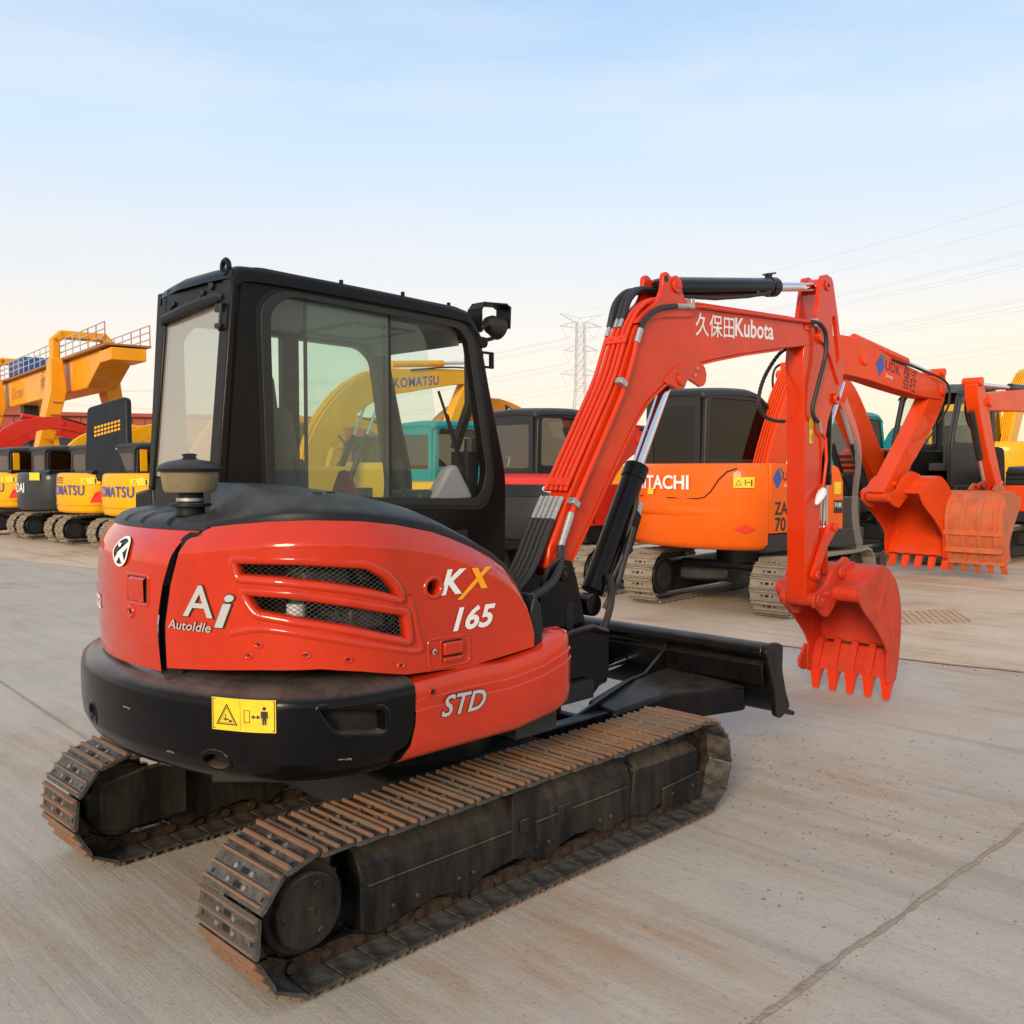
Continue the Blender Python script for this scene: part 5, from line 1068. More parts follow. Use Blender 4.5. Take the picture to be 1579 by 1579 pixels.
def machine(name, label, pos, yu, yl, paint, boomp, cabp, boom=None, arm=None, bucket=None, acyl=None, bcyl=None, scale=1.0, cab=True, shoes='each', R_=1.72, zt=1.9, zb0=.82, cwp=None, sidep_=None, blade=False, boom_hw=.13, boom_y=-.05, cabx=(-1.08, .38), cabz=(1.2, 2.88), pipes=True, glassm='mglass', hood=None, tracks=True, skirt=True):
    root = empty(name, (pos[0], pos[1], 0), yu, label, 'excavator', 'excavators in the yard', scale=scale)
    dy = R(yl - yu)
    def low(o): o.rotation_euler = (0, 0, dy); return o
    for sg in (-1, 1) if tracks else ():
        yc = sg * .94
        mb = MB(); mb.prism([(-1.0, .14), (1.0, .14), (1.05, .3), (.9, .56), (-.9, .56), (-1.05, .3)], yc - .13, yc + .13); f_ = low(mb.build('track_frame', M['bgdark'], root, bevel=.02))
        MB().cyl((-1.1, yc - .2, .38), (-1.1, yc + .2, .38), .25, n=24).build('final_drive', M['bgdark'], f_, bevel=.02); MB().cyl((1.1, yc - .06, .38), (1.1, yc + .06, .38), .3, n=28).build('idler_wheel', M['bgdark'], f_, bevel=.02)
        MB().cyl((-1.1, yc - sg * .2, .38), (-1.1, yc - sg * .205, .38), .17, n=20).build('drive_cover', M['grey'], f_)
        p, tot = loop_path(-1.1, 1.1, .345, .372, .03); n = round(tot / .154)
        if shoes == 'each':
            for i in range(n):
                x, z, a = p(i * tot / n); o = link(bpy.data.objects.new('track_shoe', GSHOE), f_); o.matrix_local = Matrix.Translation((x, yc, z)) @ Matrix.Rotation(-a, 4, 'Y')
        else:
            mb = MB()
            src = [v.co.copy() for v in GSHOE.vertices]; fcs = [tuple(q.vertices) for q in GSHOE.polygons]; mis = [q.material_index for q in GSHOE.polygons]
            for i in range(n):
                x, z, a = p(i * tot / n); mt_ = Matrix.Translation((x, yc, z)) @ Matrix.Rotation(-a, 4, 'Y'); k0 = len(mb.v); mb.add([mt_ @ v for v in src], fcs); mb.mi[-len(fcs):] = mis
            tag(mb.build('track_shoes', [M['oldshoe'], M['pit']], f_, smooth=None), kind='stuff')
    mb = MB(); mb.bx(-.5, .5, -.86, .86, .3, .58); mb.prism([(-.95, -.6), (-.4, -.3), (-.4, .3), (-.95, .6), (-.9, .3), (-.7, 0), (-.9, -.3)], .34, .5, 'xy'); low(mb.build('carbody', M['bgdark'], root, bevel=.03)); MB().cyl((0, 0, .55), (0, 0, .84), .5, n=30).build('slew_ring', M['bgdark'], root)
    if blade:
        b_ = low(MB().prism([(1.72, .12), (1.80, .55), (1.74, .62), (1.68, .56), (1.64, .2), (1.78, .02)], -1.13, 1.13).build('dozer_blade', M['bgdark'], root, bevel=.01))
        for yy in (-.4, .4): MB().bx(.8, 1.7, yy - .07, yy + .07, .25, .42).build('blade_arm', M['bgdark'], b_, bevel=.02)
        for yy in (-1.15, 1.13): MB().prism([(1.60, .1), (1.62, .6), (1.76, .65), (1.86, .5), (1.84, .03)], yy, yy + .02).build('end_plate', M['bgdark'], b_)
    O = Out(R_, 1.12, .6, .62); BP = lambda s, z, o_=0.0: (*O.pt(s, o_), z)
    se = O.x0 + 1.18; rows = []
    for z, off in [(zb0, -.5), (zb0 + .005, -.12), (zb0 + .03, -.04), (zb0 + .09, -.005), (lerp(zb0, zt, .4), .01), (zt - .45, .008), (zt - .2, 0), (zt - .06, -.015), (zt - .02, -.04), (zt, -.1), (zt + .005, -.6)]:
        rows.append([BP(lerp(se, 2 * O.mid - se, i / 60), z, off) for i in range(61)])
    mb = MB().grid(rows); mb.add(rows[-1], [tuple(range(61))[::-1]]); mb.add(rows[0], [tuple(range(61))])
    for e_ in (0, -1): mb.add([r_[e_] for r_ in rows], [tuple(range(len(rows)))])
    cw = mb.build('counterweight', cwp or paint, root, smooth=45)
    # side houses
    sidem = sidep_ or paint
    mb = MB(); mb.prism(roundpoly([(-1.17, zb0 + .22), (.42, zb0 + .22), (.42, zt - .25), (.3, zt - .03), (-1.17, zt)], [0, .01, .05, .1, 0]), -1.115, -.35); sh = mb.build('side_house', sidem, root, bevel=.025)
    mb = MB(); mb.bx(-1.17, .5, .2, 1.1, zb0 + .2, 1.25); mb.bx(-1.19, 1.0, -1.08, 1.08, zb0 - .02, zb0 + .215); mb.bx(.42, .95, -1.05, -.45, zb0 + .2, 1.45); mb.bx(-1.2, .2, -.36, .25, zb0 + .2, zt - .06); mb.build('deck', M['bgdark'], root, bevel=.015)
    for i in range(7): MB().bx(.42, .45, -1.1, -.5, 1.12 + i * .1, 1.17 + i * .1).build('louvre', M['bgdark'], sh, bevel=.005)
    if hood: 
        MB().prism(roundpoly([(-1.45, zt - .02), (-1.40, zt + .07), (.1, zt + .07), (.3, zt - .05)], .05), -1.02, 1.0 if not cab else .0).build('hood_top', hood, root, bevel=.03)
    if cab:
        x0, x1 = cabx; z0, z1 = cabz; y0_, y1_ = .0, 1.06
        o_ = roundpoly([(x0, z0), (x1 + .12, z0), (x1 + .18, lerp(z0, z1, .4)), (x1 - .12, z1 - .1), (x1 - .35, z1), (x0 + .05, z1)], [.02, .05, .25, .15, .2, .1], 5)
        i_ = roundpoly([(x0 + .12, lerp(z0, z1, .45)), (x1 + .02, lerp(z0, z1, .45)), (x1 + .06, lerp(z0, z1, .5)), (x1 - .2, z1 - .16), (x1 - .4, z1 - .12), (x0 + .14, z1 - .12)], [.06, .05, .1, .1, .1, .08], 5)
        mb = MB(); ring(mb, o_, i_, y0_, y0_ + .07); c_ = mb.build('cab_frame', cabp, root, bevel=.015)
        mb = MB(); ring(mb, o_, i_, y1_ - .07, y1_); mb.build('door_frame', cabp, c_, bevel=.015)
        MB().prism(shrink(i_, -.02), y0_ + .02, y0_ + .03).build('side_window', M[glassm], c_, smooth=None); MB().prism(shrink(i_, -.02), y1_ - .03, y1_ - .02).build('door_window', M[glassm], c_, smooth=None)
        zm = lerp(z0, z1, .42)
        mb = MB(); ring(mb, roundpoly(rect(y0_ + .07, y1_ - .07, z0, z1 - .02), .02), roundpoly(rect(y0_ + .16, y1_ - .16, zm, z1 - .22), .06), x0 + .01, x0 + .07, 'yz'); mb.build('rear_frame', cabp, c_)
        MB().prism(roundpoly(rect(y0_ + .14, y1_ - .14, zm - .02, z1 - .2), .05), x0 + .02, x0 + .028, 'yz').build('rear_window', M[glassm], c_, smooth=None)
        top = []
        for x, z in smoothpoly([(x0 - .01, z1 - .10), (x0 + .06, z1 + .0), (lerp(x0, x1, .5), z1 + .035), (x1 - .35, z1 + .01), (x1 - .08, z1 - .13)], 4): top.append([(x, y, z + d) for y, d in ((y0_ - .02, -.09), (y0_ - .01, -.03), (y0_ + .08, .01), ((y0_ + y1_) / 2, .03), (y1_ - .08, .01), (y1_ + .01, -.03), (y1_ + .02, -.09))])
        MB().grid(top).build('roof', cabp, c_, smooth=60)
        mb = MB(); mb.tube([(x1 + .10, .05, z0 + .1), (x1 + .15, .05, lerp(z0, z1, .4)), (x1 - .15, .05, z1 - .1)], .035, 6); mb.tube([(x1 + .10, 1.0, z0 + .1), (x1 + .15, 1.0, lerp(z0, z1, .4)), (x1 - .15, 1.0, z1 - .1)], .035, 6); mb.build('front_pillar', cabp, c_)
        mb = MB(); mb.box((-.35, .55, z0 + .35), (.5, .5, .14)); mb.box((-.62, .55, z0 + .72), (.14, .48, .7)); mb.build('seat', M['seat'], c_, bevel=.03); MB().bx(x0 + .1, x1 + .05, .08, 1.0, z0 - .05, z0 + .1).build('cab_floor', M['bgdark'], c_)
        mb = MB(); mb.bx(x1 - .15, x1, .12, .3, z0 + .1, z0 + .6); mb.tube([(x1 - .05, .3, z0 + .5), (x1 - .2, .6, z0 + 1.0)], .015, 6); mb.build('console', M['bgdark'], c_)
    if boom:
        bo = limb(boom, boom_hw, boom_y).build('boom', boomp, root, smooth=30, bevel=.012)
        if pipes:
            P = smoothpoly([(p[0], p[1], p[2]) for p in boom[:4]], 5)
            for yy in (-.09, -.045, 0, .045, .09):
                pts = []
                for i, p in enumerate(P[1:-1]):
                    i += 1; d = (Vector(P[i + 1][:2]) - Vector(P[i - 1][:2])).normalized(); n_ = Vector((-d.y, d.x)); c = Vector(p[:2]) + n_ * (p[2] / 2 + .03); pts.append((c.x, boom_y + yy, c.y))
                MB().tube(pts, .016, 6).build('hydraulic_pipe', boomp, bo)
        for q in (boom[0], boom[-1], boom[len(boom) // 2]): MB().cyl((q[0], boom_y - boom_hw - .035, q[1]), (q[0], boom_y + boom_hw + .035, q[1]), .075, n=16).build('pin_boss', boomp, bo, bevel=.01)
        q = boom[-1]; MB().tube(smoothpoly([(boom[-3][0], boom_y - boom_hw - .02, boom[-3][1] + boom[-3][2] * .45), (boom[-2][0], boom_y - boom_hw - .04, boom[-2][1] + .22), (q[0], boom_y - boom_hw - .08, q[1] + .12), (q[0] + .02, boom_y - boom_hw - .1, q[1] - .25), (q[0] - .2, boom_y - boom_hw - .03, q[1] - .55)], 5), .02, 6).build('hose', M['hose'], root)
    if arm:
        a_ = limb(arm, boom_hw * .85, boom_y).build('arm', boomp, root, smooth=30, bevel=.01)
        for q in (arm[0], arm[-1]): MB().cyl((q[0], boom_y - boom_hw - .03, q[1]), (q[0], boom_y + boom_hw + .03, q[1]), .07, n=16).build('pin_boss', boomp, a_, bevel=.01)
        e_ = arm[-1]; f_ = arm[1]; d_ = (Vector(e_[:2]) - Vector(f_[:2])).normalized(); n_ = Vector((-d_.y, d_.x)); n_ = n_ if n_.x > 0 else -n_; a1 = Vector(f_[:2]) + n_ * .27; b1 = Vector(e_[:2]) + n_ * .36 - d_ * .42; gcyl(root, a1, b1, .62, .055, M['bgdark'], 'bucket_cylinder', boom_y)
        for yy in (-.15, .12): MB().tube([(e_[0] - d_.x * .3, boom_y + yy, e_[1] - d_.y * .3), (b1.x, boom_y + yy, b1.y), (e_[0] + .40, boom_y + yy, e_[1] + .2)], .04, 6).build('tipping_link', boomp, root)
    if acyl: gcyl(root, acyl[0], acyl[1], acyl[2], .075, acyl[3] if len(acyl) > 3 else boomp, 'arm_cylinder', boom_y)
    if bcyl:
        for s_ in (-1, 1): gcyl(root, bcyl[0], bcyl[1], .6, .06, M['bgdark'], 'boom_cylinder', boom_y + s_ * (boom_hw + .07))
    if bucket: gbucket(root, *bucket[:4], bucket[4], y=boom_y, ribs=bucket[5] if len(bucket) > 5 else 0)
    return root, cw, sh, O, BP
RT = lambda BP, s0, z0, off=.014: (lambda x, y: BP(s0 - x, z0 + y, off))

# ---- B: orange machine behind the red bucket
rB, cw, sh, O, BP = machine('crawler_excavator', 'orange excavator with black tinted cab seen between red boom and red arm', (3.35, 13.09), 39, 48, M['orange'], M['oboom'], M['bgdark'],
  boom=[(.0, 1.2, .3), (.25, 1.95, .42), (.85, 3.0, .5), (1.6, 3.48, .58), (2.4, 3.48, .56), (3.2, 3.34, .46), (4.2, 3.2, .38), (4.85, 3.14, .3)], arm=[(4.86, 3.45, .22), (4.80, 3.1, .42), (4.2, 2.4, .40), (3.15, 1.38, .24)],
  bucket=((3.15, 1.36), 1.45, 2, 1.0, M['oboom']), acyl=((2.35, 3.82), (4.86, 3.42), .62), bcyl=((.75, 1.15), (1.75, 3.1)), blade=True, glassm='dglass', boom_hw=.15)
m_ = O.mid
text('HITACHI', .165, RT(BP, m_ + .66, 1.58, .03), M['white'], cw, 'lettering', 0, .026, 1.05)
MB().tube([BP(m_ + q, z, .011) for q, z in ((1.1, 1.49), (.6, 1.475), (0, 1.465), (-.40, 1.46), (-.50, 1.48), (-.58, 1.55), (-.68, 1.70), (-.78, 1.80), (-.9, 1.84))], .009, 6).build('panel_seam', M['bgdark'], cw)
o = patch(BP, m_ - .86, m_ - 1.10, 1.60, 1.73, .03, M['yellow_v'], 'warning_sticker', cw, 4); frame_dec(tri(m_ - .92, 1.655, .04), tri(m_ - .92, 1.655, .03), .034, M['black_v'], o, BP); dec(rect(m_ - .99, m_ - 1.0, 1.63, 1.70), .034, M['black_v'], o, BP); dec(rect(m_ - 1.01, m_ - 1.05, 1.66, 1.67), .034, M['black_v'], o, BP); dec(rect(m_ - 1.06, m_ - 1.075, 1.62, 1.70), .034, M['black_v'], o, BP)
patch(BP, m_ + .40, m_ + .28, 1.50, 1.58, .03, M['yellow_v'], 'warning_sticker', cw, 4)
disc_on(BP, m_ - 1.0, 1.10, .125, .052, .03, M['red_v'], 'reflector', cw, 4)
MB().grid([[BP(lerp(m_ + 1.0, m_ - .9, i / 30), z, o_ * (1 - max(0, (i - 12) / 18))) for i in range(31)] for z, o_ in ((1.24, .012), (1.27, .045), (1.34, .05), (1.36, .012))], flip=True).build('pressed_ridge', M['orange'], cw, smooth=60)
SH = lambda x0, z0: (lambda x, y: (x0 + x, -1.1155 - .004, z0 + y))
text('ZAX', .15, SH(-1.08, 1.27), M['black_v'], sh, 'lettering', 0, .02, .9); text('70', .16, SH(-1.07, 1.07), M['black_v'], sh, 'lettering', 0, .02, 1.0)
def logo_udk(mapf, k, par, extra=True):
    d = lambda P, m, n='logo': MB().add([mapf(p[0] * k, p[1] * k) for p in P], [tuple(range(len(P)))]).build(n, m, par, smooth=None)
    d([(0, .5), (.35, 0), (.75, .5), (.4, 1.0)], M['blue_v']); d([(.45, 1.0), (.75, 1.0), (.75, .72), (.62, .82)], M['green_v'])
    e = .003
    text('UDK', .42 * k, lambda x, y: mapf(.8 * k + x, .42 * k + y), M['black_v'], par, 'lettering', 0, .005)
    text('Survey', .16 * k, lambda x, y: mapf(.85 * k + x, .12 * k + y), M['white'], par, 'lettering', .3)
logo_udk(SH(-1.13, 1.58), .26, sh)
MB().add([(.2, -1.12, 1.25), (.4, -1.12, 1.25), (.4, -1.12, 1.42), (.2, -1.12, 1.42)], [(0, 1, 2, 3)]).build('sticker', M['black_v'], sh, smooth=None); text('FVM', .07, lambda x, y: (.215 + x, -1.123, 1.32 + y), M['white'], sh, 'lettering', 0, .01, .85)
MB().add([(.2, -1.12, 1.5), (.36, -1.12, 1.5), (.36, -1.12, 1.66), (.2, -1.12, 1.66)], [(0, 1, 2, 3)]).build('sticker', M['yellow_v'], sh, smooth=None)
bo = [c for c in rB.children if c.name.startswith('boom') and 'cyl' not in c.name][0]
Bb = lambda x, y: (2.72 + x * .985 + y * .13, -.05 - .153, 3.28 + y * .99 - x * .17)
logo_udk(Bb, .36, bo); text('株式', .15, lambda x, y: Bb(.84 + x, .17 + y), M['black_v'], bo, 'lettering', 0, 0); text('会社', .15, lambda x, y: Bb(.84 + x, -.0 + y), M['black_v'], bo, 'lettering', 0, 0)
# torn plastic film hanging beside it
mb = MB(); rows = [[(lerp(4.28, 4.55, t) + .07 * math.sin(5 * t) + q * .06, 12.3 + .05 * math.cos(9 * t) + .05 * math.sin(q * 5), lerp(2.75, .85, t) + q * .03 - .1 * math.sin(q * 3)) for q in (0, .25, .5, .75, 1)] for t in [i / 20 for i in range(21)]]
tag(mb.grid(rows).build('plastic_sheet', M['film'], smooth=60), 'strip of clear torn plastic film hanging behind the red arm', 'plastic sheet')

# ---- C: orange boom + black open cab, facing the camera
machine('crawler_excavator', 'excavator with open black cab and orange boom facing the camera behind the big orange bucket', (8.25, 19.7), 218, 225, M['oboom'], M['oboom'], M['bgdark'],
  boom=[(.25, 1.2, .34), (.7, 1.75, .44), (1.45, 2.65, .5), (2.0, 2.92, .46), (2.5, 3.0, .42), (3.0, 3.0, .38)], bcyl=((1.0, 1.1), (1.8, 2.5)), shoes='joined', cwp=M['bgdark'], glassm='glass', scale=1.2, cabx=(-.9, .42), boom_y=-.35)
# ---- E: small machine at the right edge
rE, *_ = machine('crawler_excavator', 'black and orange excavator at the right edge holding a worn orange bucket', (11.02, 18.55), 224, 226, M['bgdark'], M['oboom'], M['bgdark'],
  boom=[(.2, 1.3, .3), (.55, 2.0, .36), (1.25, 2.8, .4), (2.2, 3.02, .4), (3.5, 2.98, .36), (4.75, 2.9, .28)], arm=[(5.15, 3.2, .2), (4.97, 2.88, .36), (4.55, 2.1, .3), (4.0, 1.35, .2)], bucket=((3.97, 1.36), 1.2, -12, .9, M['wornor'], 4), acyl=((1.5, 3.25), (5.13, 3.17), .55, M['bgdark']), bcyl=((.85, 1.3), (1.7, 2.7)), shoes='joined', sidep_=M['bgdark'], cab=False, boom_hw=.12)
bE = [c for c in rE.children if c.name.startswith('boom') and 'cyl' not in c.name][0]
text('HITACHI', .13, lambda x, y: (3.0 - x, -.05 + .123, 2.92 + y), M['silver'], bE, 'lettering', 0, .005); text('HITACHI', .13, lambda x, y: (2.3 + x, -.05 - .123, 2.92 + y), M['silver'], bE, 'lettering', 0, .005)
MB().bx(.5, 1.02, -.95, -.3, 1.0, 1.5).build('front_panel', M['oboom'], rE, bevel=.03)
ribbed([(4.75, -.16, 2.95), (4.4, -.25, 2.8), (4.05, -.28, 2.75), (4.0, -.26, 2.5), (4.35, -.2, 2.3)], .035, 8).build('arm_hose', M['hose'], rE)
# ---- F, G: yellow and teal machines further back on the right
rF, cw, sh, O, BP = machine('crawler_excavator', 'yellow excavator furthest back behind the right hand machines', (12.9, 25.2), 48, 48, M['yellow'], M['yellow'], M['yellow'], boom=[(.1, 1.2, .35), (.6, 2.1, .45), (1.5, 3.2, .55), (2.6, 3.5, .5), (4.2, 3.0, .35), (5.0, 2.5, .28)], shoes='joined', scale=1.25, zt=2.0)
text('CAT', .26, RT(BP, O.mid + .5, 1.45), M['white'], cw, 'lettering', 0, .02)
machine('crawler_excavator', 'excavator with teal cab and yellow base standing right of the red arm', (9.5, 24.6), 48, 48, M['teal'], M['teal'], M['teal'], boom=[(.1, 1.2, .3), (.5, 1.9, .4), (1.3, 2.4, .45), (2.6, 2.3, .4), (4.0, 1.6, .3)], shoes='joined', scale=1.12)
# ---- H: red hooded machine with open engine bay
rH, cw, sh, O, BP = machine('crawler_excavator', 'red hooded excavator with black cab and open engine bay left of the red boom', (1.12, 14.9), 45, 47, M['bgdark'], M['kred'], M['bgdark'], boom=[(.1, 1.2, .3), (.5, 1.9, .4), (1.2, 2.3, .42), (2.4, 2.1, .36), (3.6, 1.4, .28)], hood=None, sidep_=M['kred'], zt=1.62, zb0=.8, cabz=(1.2, 2.72), scale=1.0, shoes='each')
MB().grid([[BP(lerp(O.mid - 1.5, O.mid + 1.3, i / 40), z, o_) for i in range(41)] for z, o_ in ((1.60, -.05), (1.66, -.08), (1.73, -.2), (1.76, -.5))]).build('hood_lid', M['kred'], rH, smooth=60)
MB().grid([[BP(lerp(O.mid - 1.45, O.mid + 1.3, i / 40), z, o_) for i in range(41)] for z, o_ in ((1.44, .03), (1.60, .0), (1.61, -.05))]).build('hood_band', M['cover'], rH, smooth=60)
frame_dec(el(O.mid - .75, 1.55, .10, .05, 20), el(O.mid - .75, 1.55, .085, .04, 20), .035, M['white'], rH, BP, 'emblem')
dec(rect(O.mid - 1.4, O.mid + 1.2, 1.05, 1.42), .02, M['pit'], rH, BP, 'engine_bay')
MB().lathe([(0, 0), (.07, 0), (.085, .03), (.085, .12), (.06, .15), (.03, .155), (.03, .175), (0, .175)], (*O.pt(O.mid - .8, .03), 1.22), n=16).build('coolant_tank', M['white'], rH, smooth=40)
mb = MB(); mb.cyl((*O.pt(O.mid - .6, .0), 1.15), (*O.pt(O.mid - .6, .08), 1.15), .07, n=14); mb.build('alternator', M['engine'], rH); MB().box((*O.pt(O.mid - .85, .05), 1.08), (.2, .2, .08)).build('battery', M['engine'], rH)
# ---- I: teal machine seen through the cab window
machine('crawler_excavator', 'teal excavator with yellow stripe seen through the front cab window', (-.66, 17.95), 45, 47, M['teal'], M['teal'], M['teal'], boom=[(.1, 1.2, .3), (.5, 1.9, .4), (1.2, 2.3, .42), (2.4, 2.1, .36), (3.6, 1.4, .28)], cabz=(1.2, 2.68), shoes='joined', cwp=M['yellow'], zt=1.6)
# ---- J: yellow machine with raised boom seen through the cab window
rJ, cw, sh, O, BP = machine('crawler_excavator', 'yellow excavator with raised lettered boom seen through the front cab glass', (-4.2, 19.0), 45, 47, M['yellow'], M['yellow'], M['yellow'], boom=[(.05, 1.3, .4), (.25, 2.3, .5), (.95, 3.15, .6), (1.75, 3.62, .6), (2.6, 3.75, .5), (3.8, 3.9, .36), (4.6, 3.95, .3)], arm=[(4.7, 4.35, .2), (4.55, 3.95, .4), (4.0, 3.0, .34), (3.3, 1.6, .25)], bucket=((3.25, 1.55), 1.3, 0, .95, M['yellow']), acyl=((2.2, 4.08), (4.65, 4.3), .6), bcyl=((.8, 1.3), (1.75, 3.35)), shoes='joined', boom_hw=.16)
bo = [c for c in rJ.children if c.name.startswith('boom') and 'cyl' not in c.name][0]
text('KOMATSU', .2, lambda x, y: (2.15 + x * .99, -.05 - .163, 3.56 + y + x * .12), M['blue_v'], bo, 'lettering', 0, .014, .9, 1.1)
# ---- K: amber boom behind the cab pillar
rK, *_ = machine('crawler_excavator', 'amber excavator with black lettered boom band behind the red hooded machine', (1.6, 25.4), 225, 225, M['brownor'], M['brownor'], M['bgdark'], boom=[(.2, 1.3, .4), (.8, 2.0, .5), (1.9, 2.95, .6), (3.0, 3.25, .6), (4.1, 3.1, .5), (5.2, 2.3, .34)], shoes='joined', cab=False, boom_hw=.16, scale=1.0)
bo = [c for c in rK.children if c.name.startswith('boom') and 'cyl' not in c.name][0]
MB().prism([(1.75, 2.75), (2.6, 3.12), (2.62, 3.42), (1.7, 3.05)], -.05 + .162, -.05 + .166).build('boom_band', M['black_v'], bo); text('SANY', .2, lambda x, y: (2.55 - x * .9, -.05 + .17, 3.15 + y - x * .36), M['white'], bo, 'lettering', .2, .02)
# ---- the row at the left
for k, (pos, lab, pnt, sc_, cp) in enumerate([((-7.54, 21.4), 'yellow excavator with its black engine hood tipped up, nearest in the left row', 'yellow', .93, 'yellow'), ((-9.31, 23.0), 'yellow excavator between the dark grey one and the one with raised hood', 'yellow', .93, 'yellow'), ((-11.08, 24.6), 'dark grey excavator with orange flash in the left row', 'grey', .93, 'yellow'), ((-12.85, 26.2), 'yellow excavator cut off by the left edge of the photo', 'yellow', .93, 'yellow')]):
    bm = [(.1, 1.2, .3), (.4, 2.0, .38), (1.1, 2.75, .42), (2.4, 3.1, .38), (4.2, 2.5, .3), (4.8, 2.1, .26)] if k else [(.1, 1.2, .34), (.5, 2.2, .46), (1.3, 3.05, .54), (2.6, 3.35, .5), (4.2, 2.9, .34), (4.8, 2.6, .28)]
    rL, cw, sh, O, BP = machine('crawler_excavator', lab, pos, 48, 48, M[pnt], M['yellow'] if k != 2 else M['yellow'], M['bgdark'], boom=bm, acyl=((1.3, bm[2][1] + .42), (4.3, bm[4][1] + .35), .55), arm=[(4.85, bm[5][1] + .4, .2), (4.75, bm[5][1], .34), (4.2, 1.2, .22)], shoes='joined', scale=sc_, cabz=(1.2, 2.55), zt=1.86, zb0=.86, hood=M['cover'] if k else None)
    m_ = O.mid
    MB().grid([[BP(lerp(m_ + 1.6, m_ - 1.6, i / 40), z, o_) for i in range(41)] for z, o_ in ((1.06, .014), (1.075, .03), (1.09, .014))], flip=True).build('pressed_line', M[pnt], cw, smooth=60)
    if pnt == 'yellow':
        text('KOMATSU', .24, RT(BP, m_ + .62, 1.32, .034), M['blue_v'], cw, 'lettering', 0, .012, .86, 1.1)
        dec([(m_ - .98, 1.14), (m_ - 1.28, 1.14), (m_ - 1.25, 1.42), (m_ - 1.1, 1.38)], .03, M['red_v'], cw, BP, 'reflector')
        o = patch(BP, m_ - .75, m_ - 1.22, 1.58, 1.74, .03, M['yellow_v'], 'warning_sticker', cw, 6); frame_dec(tri(m_ - .86, 1.645, .06), tri(m_ - .86, 1.645, .045), .034, M['black_v'], o, BP); dec(rect(m_ - 1.1, m_ - 1.13, 1.6, 1.72), .034, M['black_v'], o, BP)
        MB().bx(-.98, -.80, -.02, .0, 1.9, 2.42).build('door_pillar', M['yellow'], rL, bevel=.02)
        if k == 1: text('低空空', .13, RT(BP, m_ + .45, 1.62, .034), M['black_v'], cw, 'lettering')
    else:
        text('HYUNDAI', .24, RT(BP, m_ + 1.15, 1.34, .034), M['white'], cw, 'lettering', 0, .02, .9); patch(BP, m_ - .45, m_ - .8, 1.66, 1.86, .03, M['yellow_v'], 'sticker', cw, 6)
        MB().prism([(-1.15, 1.86), (.35, 1.86), (.35, 1.35), (-.2, 1.5), (-1.0, 1.7)], -1.122, -1.118).build('orange_flash', M['orange'], sh); text('210', .24, SH(-.85, 1.12), M['white'], sh, 'lettering', 0, .02)
    if k == 0:
        # tipped up engine hood: black shell with a slotted grid
        hd = MB(); P = roundpoly([(-.78, 0), (.78, 0), (.72, 1.95), (-.72, 1.95)], .16, 5); hd.prism(P, 0, .16); h_ = hd.build('raised_hood', M['cover'], rL, bevel=.04)
        h_.location = (-1.25, 1.2, 1.72); h_.rotation_euler = (R(-10), R(-10), R(-75))
        for r_ in range(3):
            for c_ in range(8): MB().box((lerp(-.38, .46, c_ / 7), -.003, 1.16 + r_ * .1), (.08, .006, .06)).build('hood_slot', M['yellow'], h_)
        for z in (.55, 1.2): MB().box((0, -.002, z), (1.05, .004, .012)).build('hood_crease', M['pit'], h_)
        MB().box((.40, -.003, .72), (.1, .006, .1)).build('hood_label', M['white'], h_)
        mb = MB(); mb.tube([(-.95, -.85, 1.9), (-.75, -.75, 2.35)], .03, 6); mb.build('hood_stay', M['red_v'], rL); MB().cyl((-.7, -.7, 1.85), (-.7, -.7, 2.4), .05, n=10).build('exhaust_pipe', M['bgdark'], rL)
for k, (pos, c, lab) in enumerate([((-12.6, 31.5), 'kred', 'red excavator in the second row behind the dark grey one'), ((-18.6, 39.0), 'kred', 'red excavator standing under the gantry crane girder'), ((-20.5, 37.0), 'kred', 'red excavator left of the gantry crane girder'), ((-17.2, 30.2), 'kred', 'red boomed excavator at the left end behind the yellow row'), ((-7.0, 29.0), 'yellow', 'yellow excavator in the second row behind the raised hood'), ((-3.0, 27.0), 'yellow', 'yellow excavator in the second row behind the black cab')]):
    machine('crawler_excavator', lab, pos, 48, 48, M[c], M[c], M['bgdark'], boom=[(.1, 1.2, .3), (.5, 2.2, .4), (1.3, 2.95, .42), (2.6, 3.2, .38), (4.2, 2.7, .3), (4.8, 2.2, .26)], acyl=((1.4, 3.4), (4.4, 3.0), .55), arm=[(4.9, 2.6, .2), (4.75, 2.2, .34), (4.2, 1.2, .22)], shoes='joined', scale=1.05, cabz=(1.2, 2.6))

# ---- gantry crane
A, B = Vector((-15.8, 35.0)), Vector((-22.6, 43.6)); gd = (B - A).normalized(); gn = Vector((-gd.y, gd.x)) * -1
cr = empty('gantry_crane', (A.x, A.y, 0), math.degrees(math.atan2(gd.y, gd.x)), 'yellow gantry crane with box girder spanning above the left machines', 'crane')
GL = (B - A).length
